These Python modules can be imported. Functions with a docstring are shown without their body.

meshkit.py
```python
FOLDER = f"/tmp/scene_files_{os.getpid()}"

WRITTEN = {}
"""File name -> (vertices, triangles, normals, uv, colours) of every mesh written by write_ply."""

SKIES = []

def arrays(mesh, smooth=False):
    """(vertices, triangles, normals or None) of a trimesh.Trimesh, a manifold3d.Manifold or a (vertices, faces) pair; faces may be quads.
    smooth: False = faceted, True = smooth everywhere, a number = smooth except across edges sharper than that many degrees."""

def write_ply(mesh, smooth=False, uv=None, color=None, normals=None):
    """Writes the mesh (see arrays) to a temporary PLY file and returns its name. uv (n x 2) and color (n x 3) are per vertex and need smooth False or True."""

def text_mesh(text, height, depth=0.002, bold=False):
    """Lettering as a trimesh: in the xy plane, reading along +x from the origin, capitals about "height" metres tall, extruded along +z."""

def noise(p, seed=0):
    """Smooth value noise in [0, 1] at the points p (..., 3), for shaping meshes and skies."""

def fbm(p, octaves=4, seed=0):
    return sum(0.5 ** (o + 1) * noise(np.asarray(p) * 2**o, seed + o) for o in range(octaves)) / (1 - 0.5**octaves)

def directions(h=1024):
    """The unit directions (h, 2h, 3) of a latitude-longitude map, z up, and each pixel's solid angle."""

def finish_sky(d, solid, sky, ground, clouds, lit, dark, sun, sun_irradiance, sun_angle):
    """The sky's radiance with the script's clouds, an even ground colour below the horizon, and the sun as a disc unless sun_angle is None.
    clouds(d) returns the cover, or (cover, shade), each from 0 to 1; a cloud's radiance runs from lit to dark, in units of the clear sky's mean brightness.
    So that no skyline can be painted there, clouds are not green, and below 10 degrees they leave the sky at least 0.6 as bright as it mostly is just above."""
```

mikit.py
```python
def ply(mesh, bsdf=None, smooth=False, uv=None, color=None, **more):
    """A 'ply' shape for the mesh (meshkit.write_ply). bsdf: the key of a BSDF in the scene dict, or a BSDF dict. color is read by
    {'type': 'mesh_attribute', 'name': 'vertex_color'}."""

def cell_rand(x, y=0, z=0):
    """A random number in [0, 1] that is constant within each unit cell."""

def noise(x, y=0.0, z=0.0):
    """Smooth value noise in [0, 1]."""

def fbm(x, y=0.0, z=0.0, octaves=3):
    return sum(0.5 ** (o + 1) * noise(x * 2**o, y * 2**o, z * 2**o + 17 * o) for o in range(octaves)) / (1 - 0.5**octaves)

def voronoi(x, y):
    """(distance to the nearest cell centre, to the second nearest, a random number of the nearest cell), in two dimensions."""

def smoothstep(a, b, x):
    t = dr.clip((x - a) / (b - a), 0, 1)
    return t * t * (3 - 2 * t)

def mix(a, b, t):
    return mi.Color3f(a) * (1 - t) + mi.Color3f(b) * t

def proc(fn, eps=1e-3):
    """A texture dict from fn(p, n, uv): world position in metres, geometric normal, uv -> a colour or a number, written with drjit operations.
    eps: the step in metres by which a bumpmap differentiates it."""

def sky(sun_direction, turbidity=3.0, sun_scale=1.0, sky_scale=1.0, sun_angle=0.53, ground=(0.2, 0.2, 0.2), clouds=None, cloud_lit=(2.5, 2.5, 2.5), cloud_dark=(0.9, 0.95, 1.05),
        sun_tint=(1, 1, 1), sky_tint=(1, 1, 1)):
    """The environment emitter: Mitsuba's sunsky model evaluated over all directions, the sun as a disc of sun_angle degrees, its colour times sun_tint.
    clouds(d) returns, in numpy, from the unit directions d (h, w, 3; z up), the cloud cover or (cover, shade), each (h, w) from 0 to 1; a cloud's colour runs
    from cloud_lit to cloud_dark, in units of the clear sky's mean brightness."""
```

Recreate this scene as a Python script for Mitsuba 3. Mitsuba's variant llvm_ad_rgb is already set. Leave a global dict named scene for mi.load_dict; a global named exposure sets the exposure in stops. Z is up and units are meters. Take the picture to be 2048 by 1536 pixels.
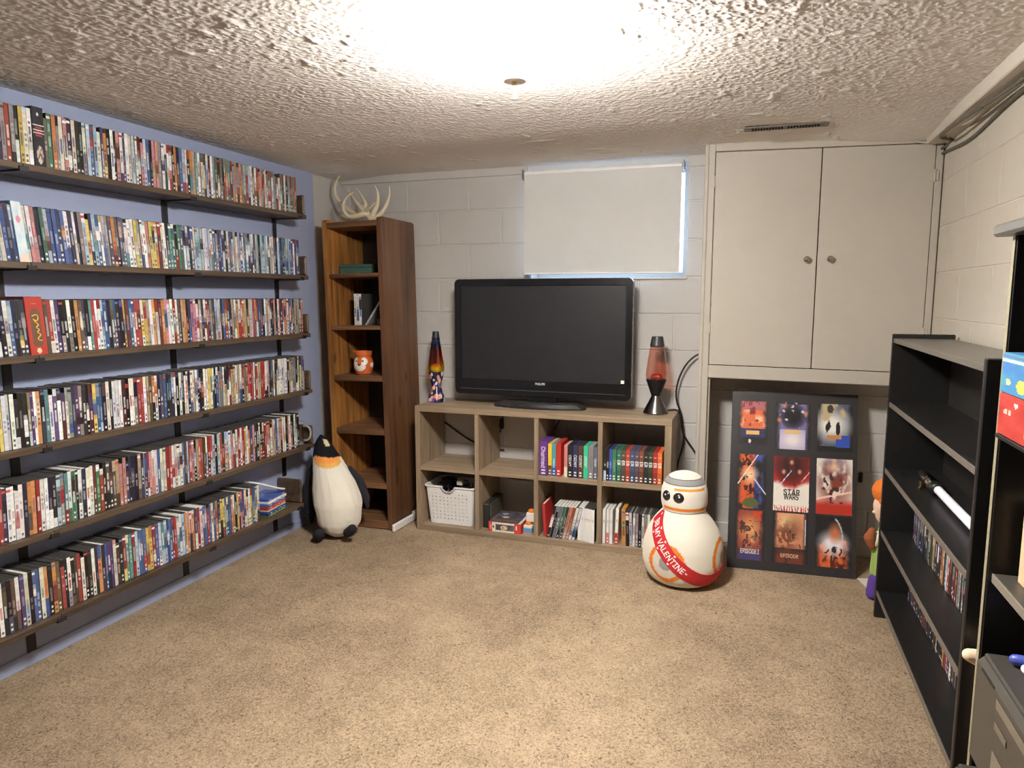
import math, random
import numpy as np
import trimesh
import manifold3d as m3
import drjit as dr
import mitsuba as mi
import mikit, meshkit
from mikit import proc, noise, fbm, smoothstep, voronoi, cell_rand

def mix(a, b, t):
    a, b = ([float(v) for v in c] if isinstance(c, np.ndarray) else c for c in (a, b))
    return mikit.mix(a, b, t)

T = mi.ScalarTransform4f
PI = math.pi
scene, labels = {}, {}

# ------------------------------------------------------------------ camera, sky, exposure
CAM = (0.0, 0.0, 1.363)
YAW, PITCH = -0.3305, -0.1249
FWD = (math.sin(YAW) * math.cos(PITCH), math.cos(YAW) * math.cos(PITCH), math.sin(PITCH))
scene['camera'] = {
    'type': 'perspective', 'fov_axis': 'x', 'fov': math.degrees(2 * math.atan(1024 / 1388.0)), 'near_clip': 0.02, 'far_clip': 200.0,
    'to_world': T().look_at(origin=list(CAM), target=[CAM[i] + FWD[i] for i in range(3)], up=[0, 0, 1])}
scene['sky'] = mikit.sky((-0.6, -0.5, 0.75), turbidity=2.5, sun_scale=0.0, sky_scale=6.0, sky_tint=(1.35, 1.15, 1.0), ground=(0.25, 0.25, 0.25))
LAMP = (-0.635, 1.875, 2.022)
LAMP_RGB = (36.5, 35.0, 32.6)
exposure = 2.95

# ------------------------------------------------------------------ helpers
def lin(c):
    """sRGB 0-255 -> linear"""
    c = np.asarray(c, float) / 255.0
    return np.where(c <= 0.04045, c / 12.92, ((c + 0.055) / 1.055) ** 2.4)

def rgb(c):
    return {'type': 'rgb', 'value': [float(v) for v in c]}

MATS = {}
def mat(key, d):
    scene['mat_' + key] = d
    return 'mat_' + key

def solid(c, rough=0.5, metallic=0.0, spec=0.5, coat=0.0, sheen=0.0):
    """a plain principled material, colour given in sRGB 0-255"""
    k = (tuple(int(v) for v in c), rough, metallic, spec, coat, sheen)
    if k not in MATS:
        d = {'type': 'principled', 'base_color': rgb(lin(c)), 'roughness': rough, 'metallic': metallic, 'specular': spec}
        if coat: d['clearcoat'] = coat; d['clearcoat_gloss'] = 0.9
        if sheen: d['sheen'] = sheen
        MATS[k] = mat('plain_%03d' % len(MATS), {'type': 'twosided', 'bsdf': d})
    return MATS[k]

def put(key, mesh, bsdf, smooth=False, label=None, cat=None, group=None, kind=None, color=None, **more):
    """ONE entry of the scene; a taken key gets the next number"""
    if key in scene:
        n = 1
        while '%s_%03d' % (key, n) in scene: n += 1
        key = '%s_%03d' % (key, n)
    scene[key] = dict(mesh, **more) if isinstance(mesh, dict) else mikit.ply(mesh, bsdf, smooth, color=color, **more)
    if isinstance(mesh, dict) and bsdf: scene[key]['bsdf'] = {'type': 'ref', 'id': bsdf}
    tag(key, label, cat, group, kind)
    return key

def tag(key, label=None, cat=None, group=None, kind=None):
    d = {k: v for k, v in (('label', label), ('category', cat), ('group', group), ('kind', kind)) if v}
    if d: labels[key] = {**labels.get(key, {}), **d}

COUNT = {}
def thing(name, label, cat, group=None, kind=None):
    """the key that the parts' keys start with"""
    n = COUNT.get(name, 0); COUNT[name] = n + 1
    key = name if n == 0 else '%s_%03d' % (name, n)
    tag(key, label, cat, group, kind)
    return key

def mesh_of(v, f):
    return trimesh.Trimesh(np.asarray(v, float), np.asarray(f, int), process=False)

def _canon():
    pts = []
    for sx in (0, 1):
        for sy in (0, 1):
            for sz in (0, 1):
                for ax in range(3):
                    p = []
                    for i, s in enumerate((sx, sy, sz)):
                        p.append((s, 0 if i == ax else (1 if s == 0 else -1)))
                    pts.append(p)
    xyz = np.array([[s + 0.1 * o for s, o in p] for p in pts])
    from scipy.spatial import ConvexHull
    h = ConvexHull(xyz)
    f = h.simplices.copy()
    for i, t in enumerate(f):
        n = np.cross(xyz[t[1]] - xyz[t[0]], xyz[t[2]] - xyz[t[0]])
        if n @ (xyz[t].mean(0) - 0.5) < 0: f[i] = t[::-1]
    return pts, f
_CP, _CF = _canon()
_CS = np.array([[s for s, o in p] for p in _CP], float)
_CO = np.array([[o for s, o in p] for p in _CP], float)

def cb(x0, x1, y0, y1, z0, z1, c=0.002):
    """a box with chamfered edges"""
    lo, hi = np.array([x0, y0, z0]), np.array([x1, y1, z1])
    c = min(c, 0.45 * (hi - lo).min())
    return mesh_of(lo + _CS * (hi - lo) + _CO * c, _CF)

def bx(x0, x1, y0, y1, z0, z1):
    v = np.array([[x, y, z] for x in (x0, x1) for y in (y0, y1) for z in (z0, z1)], float)
    f = [[0, 1, 3], [0, 3, 2], [4, 6, 7], [4, 7, 5], [0, 4, 5], [0, 5, 1], [2, 3, 7], [2, 7, 6], [0, 2, 6], [0, 6, 4], [1, 5, 7], [1, 7, 3]]
    return mesh_of(v, f)

def cat_(*ms):
    ms = [m for m in (ms[0] if len(ms) == 1 and isinstance(ms[0], list) else ms)]
    v, f, n = [], [], 0
    for m in ms:
        v.append(m.vertices); f.append(np.asarray(m.faces) + n); n += len(m.vertices)
    return mesh_of(np.vstack(v), np.vstack(f))

def warp(m, fn):
    return mesh_of(fn(np.array(m.vertices)), m.faces)

def rot_about(m, axis, deg, at):
    R = trimesh.transformations.rotation_matrix(math.radians(deg), axis, at)[:3]
    return mesh_of(np.asarray(m.vertices) @ R[:, :3].T + R[:, 3], m.faces)

def lathe(profile, n=40, at=(0, 0, 0), a0=0.0):
    """profile [(r, z)] from bottom to top, closed where r is 0"""
    p = np.array(profile, float); k = len(p); a = a0 + np.arange(n) * 2 * PI / n
    v = np.stack([p[:, None, 0] * np.cos(a), p[:, None, 0] * np.sin(a), np.broadcast_to(p[:, None, 1], (k, n))], -1).reshape(-1, 3)
    i, j = np.meshgrid(np.arange(k - 1), np.arange(n), indexing='ij'); j2 = (j + 1) % n
    q = np.stack([i * n + j, i * n + j2, (i + 1) * n + j2, (i + 1) * n + j], -1).reshape(-1, 4)
    f = np.vstack([q[:, [0, 1, 2]], q[:, [0, 2, 3]]])
    t = v[f]; keep = np.linalg.norm(np.cross(t[:, 1] - t[:, 0], t[:, 2] - t[:, 0]), axis=1) > 1e-12
    return mesh_of(v + np.asarray(at), f[keep])

def tube(points, radii, sides=8):
    p = np.asarray(points, float); r = np.broadcast_to(radii, (len(p),)).astype(float)
    t = np.gradient(p, axis=0); t /= np.linalg.norm(t, axis=1, keepdims=True) + 1e-12
    a = np.zeros_like(p); u = np.cross(t[0], [0.3, 0.5, 0.81]); u /= np.linalg.norm(u)
    for i in range(len(p)):
        u = u - t[i] * (u @ t[i]); u /= np.linalg.norm(u); a[i] = u
    b = np.cross(t, a); ang = np.arange(sides) * 2 * PI / sides
    v = p[:, None] + r[:, None, None] * (np.cos(ang)[None, :, None] * a[:, None] + np.sin(ang)[None, :, None] * b[:, None])
    n = len(p)
    i, j = np.meshgrid(np.arange(n - 1), np.arange(sides), indexing='ij'); j2 = (j + 1) % sides
    q = np.stack([i * sides + j, i * sides + j2, (i + 1) * sides + j2, (i + 1) * sides + j], -1).reshape(-1, 4)
    f = np.vstack([q[:, [0, 1, 2]], q[:, [0, 2, 3]]])
    v = np.vstack([v.reshape(-1, 3), p[:1], p[-1:]]); c0, c1 = n * sides, n * sides + 1
    k = np.arange(sides); k2 = (k + 1) % sides
    f = np.vstack([f, np.stack([k * 0 + c0, k2, k], 1), np.stack([k * 0 + c1, (n - 1) * sides + k, (n - 1) * sides + k2], 1)])
    return mesh_of(v, f)

def spline(pts, n=24):
    from scipy.interpolate import CubicSpline
    p = np.asarray(pts, float); d = np.r_[0, np.cumsum(np.linalg.norm(np.diff(p, axis=0), axis=1))]
    return CubicSpline(d, p)(np.linspace(0, d[-1], n))

def ball(c, r, rings=16, scale=(1, 1, 1)):
    m = trimesh.creation.uv_sphere(1.0, count=[rings, 2 * rings])
    return mesh_of(np.asarray(m.vertices) * np.asarray(scale) * r + np.asarray(c), m.faces)

def man(m):
    return m3.Manifold(m3.Mesh(np.asarray(m.vertices, np.float32), np.asarray(m.faces, np.uint32)))

def unman(m):
    k = m.to_mesh()
    return trimesh.Trimesh(np.array(k.vert_properties[:, :3], float), np.array(k.tri_verts, int), process=True)

def blob(chains, length=0.012, iters=8):
    """chains of ((x, y, z), r) joined as one smooth surface"""
    parts = []
    for ch in chains:
        balls = [m3.Manifold.sphere(r, 20).translate([float(q) for q in p]) for p, r in ch]
        parts += [m3.Manifold.batch_hull([a, b]) for a, b in zip(balls, balls[1:])] if len(balls) > 1 else balls
    m = unman(m3.Manifold.batch_boolean(parts, m3.OpType.Add).refine_to_length(length))
    v0 = np.array(m.vertices)
    m = trimesh.smoothing.filter_taubin(m, iterations=iters); v = np.array(m.vertices)
    far = np.linalg.norm(v - v0, axis=1) > 0.6 * length      # a sliver that the smoothing threw out stays where it was
    v[far] = v0[far]
    return mesh_of(v, m.faces)

def round_plate(w, h, r, t, at, n=6):
    """a rounded rectangle in the xz plane, front at y = at[1], t thick towards +y; at = left bottom front"""
    pts = []
    for cx, cz, a0 in ((w - r, h - r, 0), (r, h - r, 90), (r, r, 180), (w - r, r, 270)):
        for k in range(n + 1):
            a = math.radians(a0 + 90 * k / n); pts.append((cx + r * math.cos(a), cz + r * math.sin(a)))
    cs = m3.CrossSection([np.array(pts, float)])
    m = unman(m3.Manifold.extrude(cs, t))
    v = np.array(m.vertices)
    return mesh_of(np.stack([v[:, 0], -v[:, 2] + t, v[:, 1]], -1) + np.asarray(at), m.faces)

def frame_text(text, height, origin, right, up, depth=0.0008, bold=True, width=None, center=False):
    """lettering from origin, reading along right, with its top towards up"""
    m = meshkit.text_mesh(text, height, depth, bold)
    v = np.array(m.vertices)
    if center: v[:, 0] -= (v[:, 0].min() + v[:, 0].max()) / 2
    if width: v[:, 0] *= width / np.ptp(v[:, 0])
    r, u = np.asarray(right, float), np.asarray(up, float)
    return mesh_of(np.asarray(origin) + v[:, :1] * r + v[:, 1:2] * u + v[:, 2:] * np.cross(r, u), m.faces)

def grid_print(cols, origin, du, dv, depth=None):
    """a flat print: cols (rows, columns, 3) sRGB, row 0 at the bottom; every cell a quad of its own colour; returns mesh, colours"""
    cols = np.asarray(cols, float); R, C = cols.shape[:2]
    o, du, dv = (np.asarray(a, float) for a in (origin, du, dv))
    i, j = np.meshgrid(np.arange(R), np.arange(C), indexing='ij')
    v = np.stack([o + du * ((j + a) / C)[..., None] + dv * ((i + b) / R)[..., None] for a, b in ((0, 0), (1, 0), (1, 1), (0, 1))], 2).reshape(-1, 3)
    k = np.arange(R * C)[:, None] * 4
    f = np.vstack([k + [[0, 1, 2]], k + [[0, 2, 3]]])
    return mesh_of(v, f), np.repeat(lin(cols.reshape(-1, 3)), 4, axis=0)

# ------------------------------------------------------------------ materials
def attr(rough, coat=0.0, sheen=0.0, spec=0.5):
    d = {'type': 'principled', 'base_color': {'type': 'mesh_attribute', 'name': 'vertex_color'}, 'roughness': rough, 'specular': spec}
    if coat: d['clearcoat'] = coat; d['clearcoat_gloss'] = 0.9
    if sheen: d['sheen'] = sheen
    return {'type': 'twosided', 'bsdf': d}
PRINT = mat('print_glossy', attr(0.38))
PRINT_MATTE = mat('print_matte', attr(0.7, spec=0.25))
PLUSH = mat('plush', attr(0.95, sheen=0.6, spec=0.1))
GLAZE = mat('glaze', attr(0.18, spec=0.6))

def carpet_fn(p, n, uv):
    x, y = p.x, p.y
    big = fbm(x * 2.2, y * 2.2, 3.0, 3); mid = fbm(x * 14, y * 14, 1.0, 2)
    fine = noise(x * 210, y * 210, 5.0) * 0.5 + noise(x * 420, y * 420, 9.0) * 0.5
    c = mix(lin((94, 80, 65)), lin((177, 155, 129)), dr.clip(0.5 + 0.95 * (fine - 0.5) + 0.5 * (big - 0.5) + 0.25 * (mid - 0.5), 0, 1))
    speck = smoothstep(0.80, 0.90, noise(x * 170 + 31, y * 170, 2.0))
    return mix(c, lin((62, 46, 34)), 0.6 * speck)
def carpet_h(p, n, uv):
    return 0.6 * noise(p.x * 230, p.y * 230, 1.0) + 0.4 * noise(p.x * 110, p.y * 110, 4.0)
CARPET = mat('carpet', {'type': 'twosided', 'bsdf': {'type': 'bumpmap', 'arbitrary': proc(carpet_h, 0.0015), 'scale': 0.004,
    'bsdf': {'type': 'principled', 'base_color': proc(carpet_fn), 'roughness': 1.0, 'specular': 0.05, 'sheen': 0.3}}})

def paint(name, c, var=0.05, rough=0.75, spec=0.3, bump=0.0006, freq=90.0):
    c = lin(c)
    def fn(p, n, uv):
        return mix(c * (1 - var), c * (1 + var), fbm(p.x * 3 + 7, p.y * 3, p.z * 3, 3))
    def h(p, n, uv):
        return fbm(p.x * freq, p.y * freq, p.z * freq, 2)
    return mat(name, {'type': 'twosided', 'bsdf': {'type': 'bumpmap', 'arbitrary': proc(h, 0.002), 'scale': bump,
        'bsdf': {'type': 'principled', 'base_color': proc(fn), 'roughness': rough, 'specular': spec}}})
BLOCK = paint('block_paint', (190, 186, 182), 0.04, 0.6, 0.4, 0.0012, 70)
BLUE = paint('blue_paint', (155, 164, 193), 0.03, 0.7, 0.3, 0.0003, 60)
CAB = paint('cabinet_paint', (180, 173, 162), 0.03, 0.5, 0.4, 0.0002, 40)
BLOCK_R = paint('block_paint_right', (176, 169, 157), 0.04, 0.6, 0.4, 0.0010, 70)
CEIL = paint('ceiling_paint', (203, 198, 192), 0.05, 0.95, 0.05, 0.0006, 160)

def wood(name, dark, light, axis, rough=0.5, scale=1.0, contrast=1.0, knots=False, coat=0.0, patch=0.0):
    d, l = lin(dark), lin(light)
    def fn(p, n, uv):
        q = [p.x, p.y, p.z]
        a = q[axis]; b, c = [q[i] for i in range(3) if i != axis]
        wob = fbm(a * 1.3 * scale, b * 6 * scale, c * 6 * scale, 3)
        g = fbm(a * 2.5 * scale, b * 60 * scale + wob * 6, c * 60 * scale + wob * 6, 3)
        s = fbm(a * 9 * scale, b * 240 * scale, c * 240 * scale, 2)
        t = dr.clip(0.5 + contrast * (0.9 * (g - 0.5) + 0.5 * (s - 0.5) + 0.9 * (wob - 0.5)), 0, 1)
        if patch:
            t = dr.clip(t + patch * (fbm(a * 2.2, b * 9, c * 9 + 5, 2) - 0.5), 0, 1)
        if knots:
            k, _, r = voronoi(a * 3.0 + 3, (b + c) * 7.0)
            t = t * (1 - 0.75 * smoothstep(0.16, 0.03, k) * smoothstep(0.55, 0.7, r))
        return mix(d, l, t)
    d_ = {'type': 'principled', 'base_color': proc(fn), 'roughness': rough, 'specular': 0.4}
    if coat: d_['clearcoat'] = coat
    return mat(name, {'type': 'twosided', 'bsdf': d_})
TALL_V = wood('stained_pine_upright', (52, 36, 27), (118, 80, 52), 2, 0.42, 0.7, 0.75, True, 0.1, 0.8)
TALL_LIT = wood('stained_pine_knotty_lit', (74, 46, 26), (188, 128, 66), 2, 0.45, 0.8, 1.1, True, 0.1, 1.0)  # same stain as the other side, with light falling on it painted in
TALL_H = wood('stained_pine_board', (52, 36, 27), (136, 96, 66), 0, 0.42, 1.0, 1.0, False, 0.1, 0.5)
OAK_H = wood('oak_laminate_board', (112, 96, 79), (168, 147, 122), 0, 0.5, 1.0, 0.9)
OAK_V = wood('oak_laminate_upright', (112, 96, 79), (168, 147, 122), 2, 0.5, 1.0, 0.9)
WALNUT = wood('walnut_shelf', (46, 36, 29), (98, 80, 63), 1, 0.5, 1.0, 0.9)
BLACKWOOD = mat('black_laminate', {'type': 'twosided', 'bsdf': {'type': 'principled', 'base_color': rgb(lin((25, 24, 24))), 'roughness': 0.36, 'specular': 0.4}})
BLACKEDGE = solid((92, 86, 78), 0.4)
BLACKMETAL = solid((26, 26, 30), 0.45)
BLACKPLASTIC = solid((34, 34, 38), 0.35)
CHROME = solid((190, 190, 188), 0.18, 1.0)
WHITEPLASTIC = solid((232, 231, 230), 0.4)
CORD = solid((22, 22, 24), 0.5)

# ------------------------------------------------------------------ the room
H0, XL, XR, YB, YF = 2.087, -2.49, 0.79, 3.94, -1.3
def sst(a, b, x):
    t = np.clip((x - a) / (b - a), 0, 1); return t * t * (3 - 2 * t)
def ceil_z(x, y):
    far = sst(3.0, 3.7, y)
    return H0 + 0.024 * far * sst(XL, -2.1, x) * (1 - sst(-0.3, 0.75, x)) - 0.03 * far * sst(0.1, 0.79, x)

# floor
put('floor', bx(XL - 0.2, XR + 0.2, YF - 0.2, YB + 0.2, -0.1, 0.0), CARPET, kind='structure', label='beige speckled cut pile carpet over the whole room')

# ceiling: a stippled sheet of real relief over the part in view, plain behind the camera
def ceiling_mesh(x0, x1, y0, y1, step):
    nx, ny = int((x1 - x0) / step) + 1, int((y1 - y0) / step) + 1
    X, Y = np.meshgrid(np.linspace(x0, x1, nx), np.linspace(y0, y1, ny), indexing='ij')
    P = np.stack([X, Y, 0 * X], -1)
    h = meshkit.fbm(P * 105, 2, 3); h2 = meshkit.noise(P * 210, 9); patch = meshkit.fbm(P * 2.6, 2, 17)
    amp = (0.75 + 0.35 * sst(0.35, 0.65, patch)) * (1 - 0.5 * sst(2.6, 3.5, Y))
    lump = sst(0.80, 0.92, meshkit.noise(P * 24, 5)) * sst(0.55, 0.7, meshkit.noise(P * 5, 6))
    Z = ceil_z(X, Y) - amp * (0.0016 * sst(0.38, 0.70, h) + 0.0006 * h2) - 0.003 * lump
    v = np.stack([X, Y, Z], -1).reshape(-1, 3)
    i, j = np.meshgrid(np.arange(nx - 1), np.arange(ny - 1), indexing='ij'); k = i * ny + j
    q = np.stack([k, k + 1, k + ny + 1, k + ny], -1).reshape(-1, 4)
    return mesh_of(v, np.vstack([q[:, [0, 1, 2]], q[:, [0, 2, 3]]]))
put('ceiling', cat_(ceiling_mesh(XL - 0.02, XR + 0.02, 0.9, YB + 0.03, 0.0045), bx(XL - 0.2, XR + 0.2, YF - 0.2, 0.9, H0 - 0.002, H0 + 0.1), bx(XL - 0.2, XR + 0.2, 0.9, YB + 0.4, H0 + 0.06, H0 + 0.16)),
    CEIL, smooth=True, kind='structure', label='off white stippled ceiling with rough patches')

# back wall of painted blocks around the window opening
WX0, WX1, WZ0, WZ1 = -1.235, -0.350, 1.471, 2.085
FACE = YB; BACKING = YB + 0.0045
wall = [bx(XL - 0.2, WX0, BACKING, YB + 0.2, 0, 2.2), bx(WX1, XR + 0.2, BACKING, YB + 0.2, 0, 2.2), bx(WX0, WX1, BACKING, YB + 0.2, 0, WZ0), bx(WX0, WX1, BACKING, YB + 0.2, WZ1, 2.2)]
put('wall_back', cat_(wall), BLOCK, kind='structure', label='painted concrete block wall behind the television')
COURSE, LEN = 0.2032, 0.4064
UNIT = mikit.ply(cb(0, LEN - 0.010, 0, 0.02, 0, COURSE - 0.007, 0.003), BLOCK)
def lay_blocks(holder, place, spans, k0, k1, phase):
    """blocks of a wall: place(u, z, w, h) puts one, spans gives the free stretches of a course"""
    for k in range(k0, k1):
        z = 0.0486 + COURSE * k
        off = phase[k % 2]
        for s0, s1 in spans(k):
            n0 = math.floor((s0 - off) / LEN); u = off + n0 * LEN
            while u < s1:
                a, b = max(u, s0), min(u + LEN, s1)
                if b - a > 0.03: place(holder, a, z, b - a, k)
                u += LEN
def place_back(holder, a, z, w, k):
    if abs(w - LEN) < 1e-6:
        put(holder + '__block', UNIT, None, to_world=T().translate([a + 0.005, FACE, z + 0.0035]))
    else:
        put(holder + '__block', cb(a + 0.005, a + w - 0.005, FACE, FACE + 0.02, z + 0.0035, z + COURSE - 0.0035, 0.003), BLOCK)
def spans_back(k):
    z = 0.0486 + COURSE * k
    if z + COURSE > WZ0 + 0.01: return [(XL, WX0), (WX1, -0.2)]
    if z > 0.93: return [(XL, -0.2)]
    return [(XL, XR)]
lay_blocks('wall_back', place_back, spans_back, -1, 10, (-1.417, -1.621))
# window opening: sill of the same paint, frame, pane
put('window_1__sill', cb(WX0, WX1 + 0.01, YB - 0.012, YB + 0.16, WZ0 - 0.012, WZ0 + 0.002, 0.003), BLOCK)
fr = [(WX0, WX0 + 0.03, WZ0, WZ1), (WX1 - 0.03, WX1, WZ0, WZ1), (WX0, WX1, WZ0, WZ0 + 0.03), (WX0, WX1, WZ1 - 0.03, WZ1), ((WX0 + WX1) / 2 - 0.02, (WX0 + WX1) / 2 + 0.02, WZ0, WZ1)]
WFRAME = solid((225, 225, 222), 0.5)
put('window_1__frame', cat_([cb(a, b, YB + 0.15, YB + 0.18, c, d, 0.003) for a, b, c, d in fr]), WFRAME)
put('window_1__pane', mesh_of([[WX0, YB + 0.165, WZ0], [WX1, YB + 0.165, WZ0], [WX1, YB + 0.165, WZ1], [WX0, YB + 0.165, WZ1]], [[0, 1, 2], [0, 2, 3]]), mat('window_glass', {'type': 'thindielectric'}))
tag('window_1', 'basement window behind the white roller blind', kind='structure')
# painted board along the top of the back wall
def trim_board(x0, x1):
    n = 14; xs = np.linspace(x0, x1, n); v = []
    for x in xs:
        top = float(ceil_z(x, YB)) + 0.004; lo = 2.066 if x < -1 else 2.055
        v += [[x, YB - 0.02, lo], [x, YB - 0.02, top], [x, YB + 0.005, top], [x, YB + 0.005, lo]]
    f = []
    for i in range(n - 1):
        for j in range(4):
            a, b = i * 4 + j, i * 4 + (j + 1) % 4; f += [[a, b + 4, b], [a, a + 4, b + 4]]
    return mesh_of(v, f + [[0, 1, 2], [0, 2, 3], [4 * n - 4, 4 * n - 2, 4 * n - 3], [4 * n - 4, 4 * n - 1, 4 * n - 2]])
put('trim_1', trim_board(XL, WX0 - 0.02), BLOCK, kind='structure', label='painted board along the ceiling left of the blind')
put('trim_2', trim_board(WX1 + 0.0, -0.22), BLOCK, kind='structure', label='short painted board between blind and wall cabinet')
put('baseboard_back', cb(-0.19, XR, YB - 0.016, YB, 0, 0.115, 0.004), BLOCK, kind='structure', label='painted baseboard behind the leaning poster')

# left wall: blue panelling that stops short of the corner
put('wall_left', bx(XL - 0.15, XL, YF, 3.62, 0, 2.12), BLUE, kind='structure', label='blue painted wall carrying the long shelves')
def parge(v):
    o = v.copy(); o[:, 0] += np.where(v[:, 0] > XL - 0.1, 0.012 * (meshkit.fbm(v * [1, 6, 5], 2, 4) - 0.5), 0); return o
ny, nz = 20, 80
yy, zz = np.meshgrid(np.linspace(3.62, YB + 0.02, ny), np.linspace(0, 2.13, nz), indexing='ij')
pv = np.stack([0 * yy + XL - 0.006, yy, zz], -1).reshape(-1, 3)
i, j = np.meshgrid(np.arange(ny - 1), np.arange(nz - 1), indexing='ij'); k = i * nz + j
put('wall_left__plaster_strip', warp(mesh_of(pv, np.vstack([np.stack([k, k + nz, k + nz + 1], -1).reshape(-1, 3), np.stack([k, k + nz + 1, k + 1], -1).reshape(-1, 3)])), parge),
    BLOCK, smooth=True, label='rough white plaster strip between blue wall and corner')
put('baseboard_left', cb(XL, XL + 0.006, YF, 3.62, 0, 0.052, 0.002), BLUE, kind='structure', label='low blue baseboard under the shelves')
put('wall_behind', bx(XL - 0.2, XR + 0.2, YF - 0.15, YF, 0, 2.2), solid((58, 52, 47), 0.8), kind='structure', label='wall behind the camera')

# right wall of blocks with faint joints
put('wall_right', bx(XR + 0.002, XR + 0.2, YF, YB + 0.2, 0, 2.2), BLOCK_R, kind='structure', label='painted block wall right of the cabinet')
UNIT_R = mikit.ply(cb(0, 0.02, 0, LEN - 0.005, 0, COURSE - 0.004, 0.0018), BLOCK_R)
def place_right(holder, a, z, w, k):
    if abs(w - LEN) < 1e-6:
        put(holder + '__block', UNIT_R, None, to_world=T().translate([XR, a + 0.0025, z + 0.002]))
    else:
        put(holder + '__block', cb(XR, XR + 0.02, a + 0.0025, a + w - 0.0025, z + 0.002, z + COURSE - 0.002, 0.0018), BLOCK_R)
lay_blocks('wall_right', place_right, lambda k: [(1.6, 3.66)] if k >= 5 else [(3.2, 3.94)], 0, 10, (2.05, 2.253))
put('trim_3', cb(0.705, XR, 0.2, 3.62, 2.035, 2.10, 0.004), CAB, kind='structure', label='pale board boxed along the top of the right wall')

# ------------------------------------------------------------------ ceiling lamp (gives the room its light)
t = thing('ceiling_light', 'round flush ceiling light with a glowing shade and grey finial', 'ceiling light')
prof = [(0.0, -0.046)] + [(0.175 * math.sin(a), -0.046 * math.cos(a)) for a in np.linspace(0.15, PI - 0.18, 18)] + [(0.03, 0.0455), (0.0, 0.0455)]
put(t + '__shade', lathe(prof, 48, LAMP), solid((240, 238, 230), 0.4), smooth=True, label='glowing glass shade', emitter={'type': 'area', 'radiance': rgb(LAMP_RGB)})
put(t + '__canopy', lathe([(0.0, 0.046), (0.02, 0.046), (0.02, 0.060), (0.07, 0.064), (0.075, 0.070), (0.07, 0.074), (0, 0.074)], 32, LAMP), CHROME, smooth=30)
put(t + '__finial_cap', lathe([(0.0, -0.078), (0.030, -0.077), (0.033, -0.074), (0.031, -0.064), (0.024, -0.054), (0.010, -0.0485), (0, -0.0485)], 32, LAMP), solid((236, 230, 228), 0.5), smooth=30, label='grey frosted finial cap')
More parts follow.
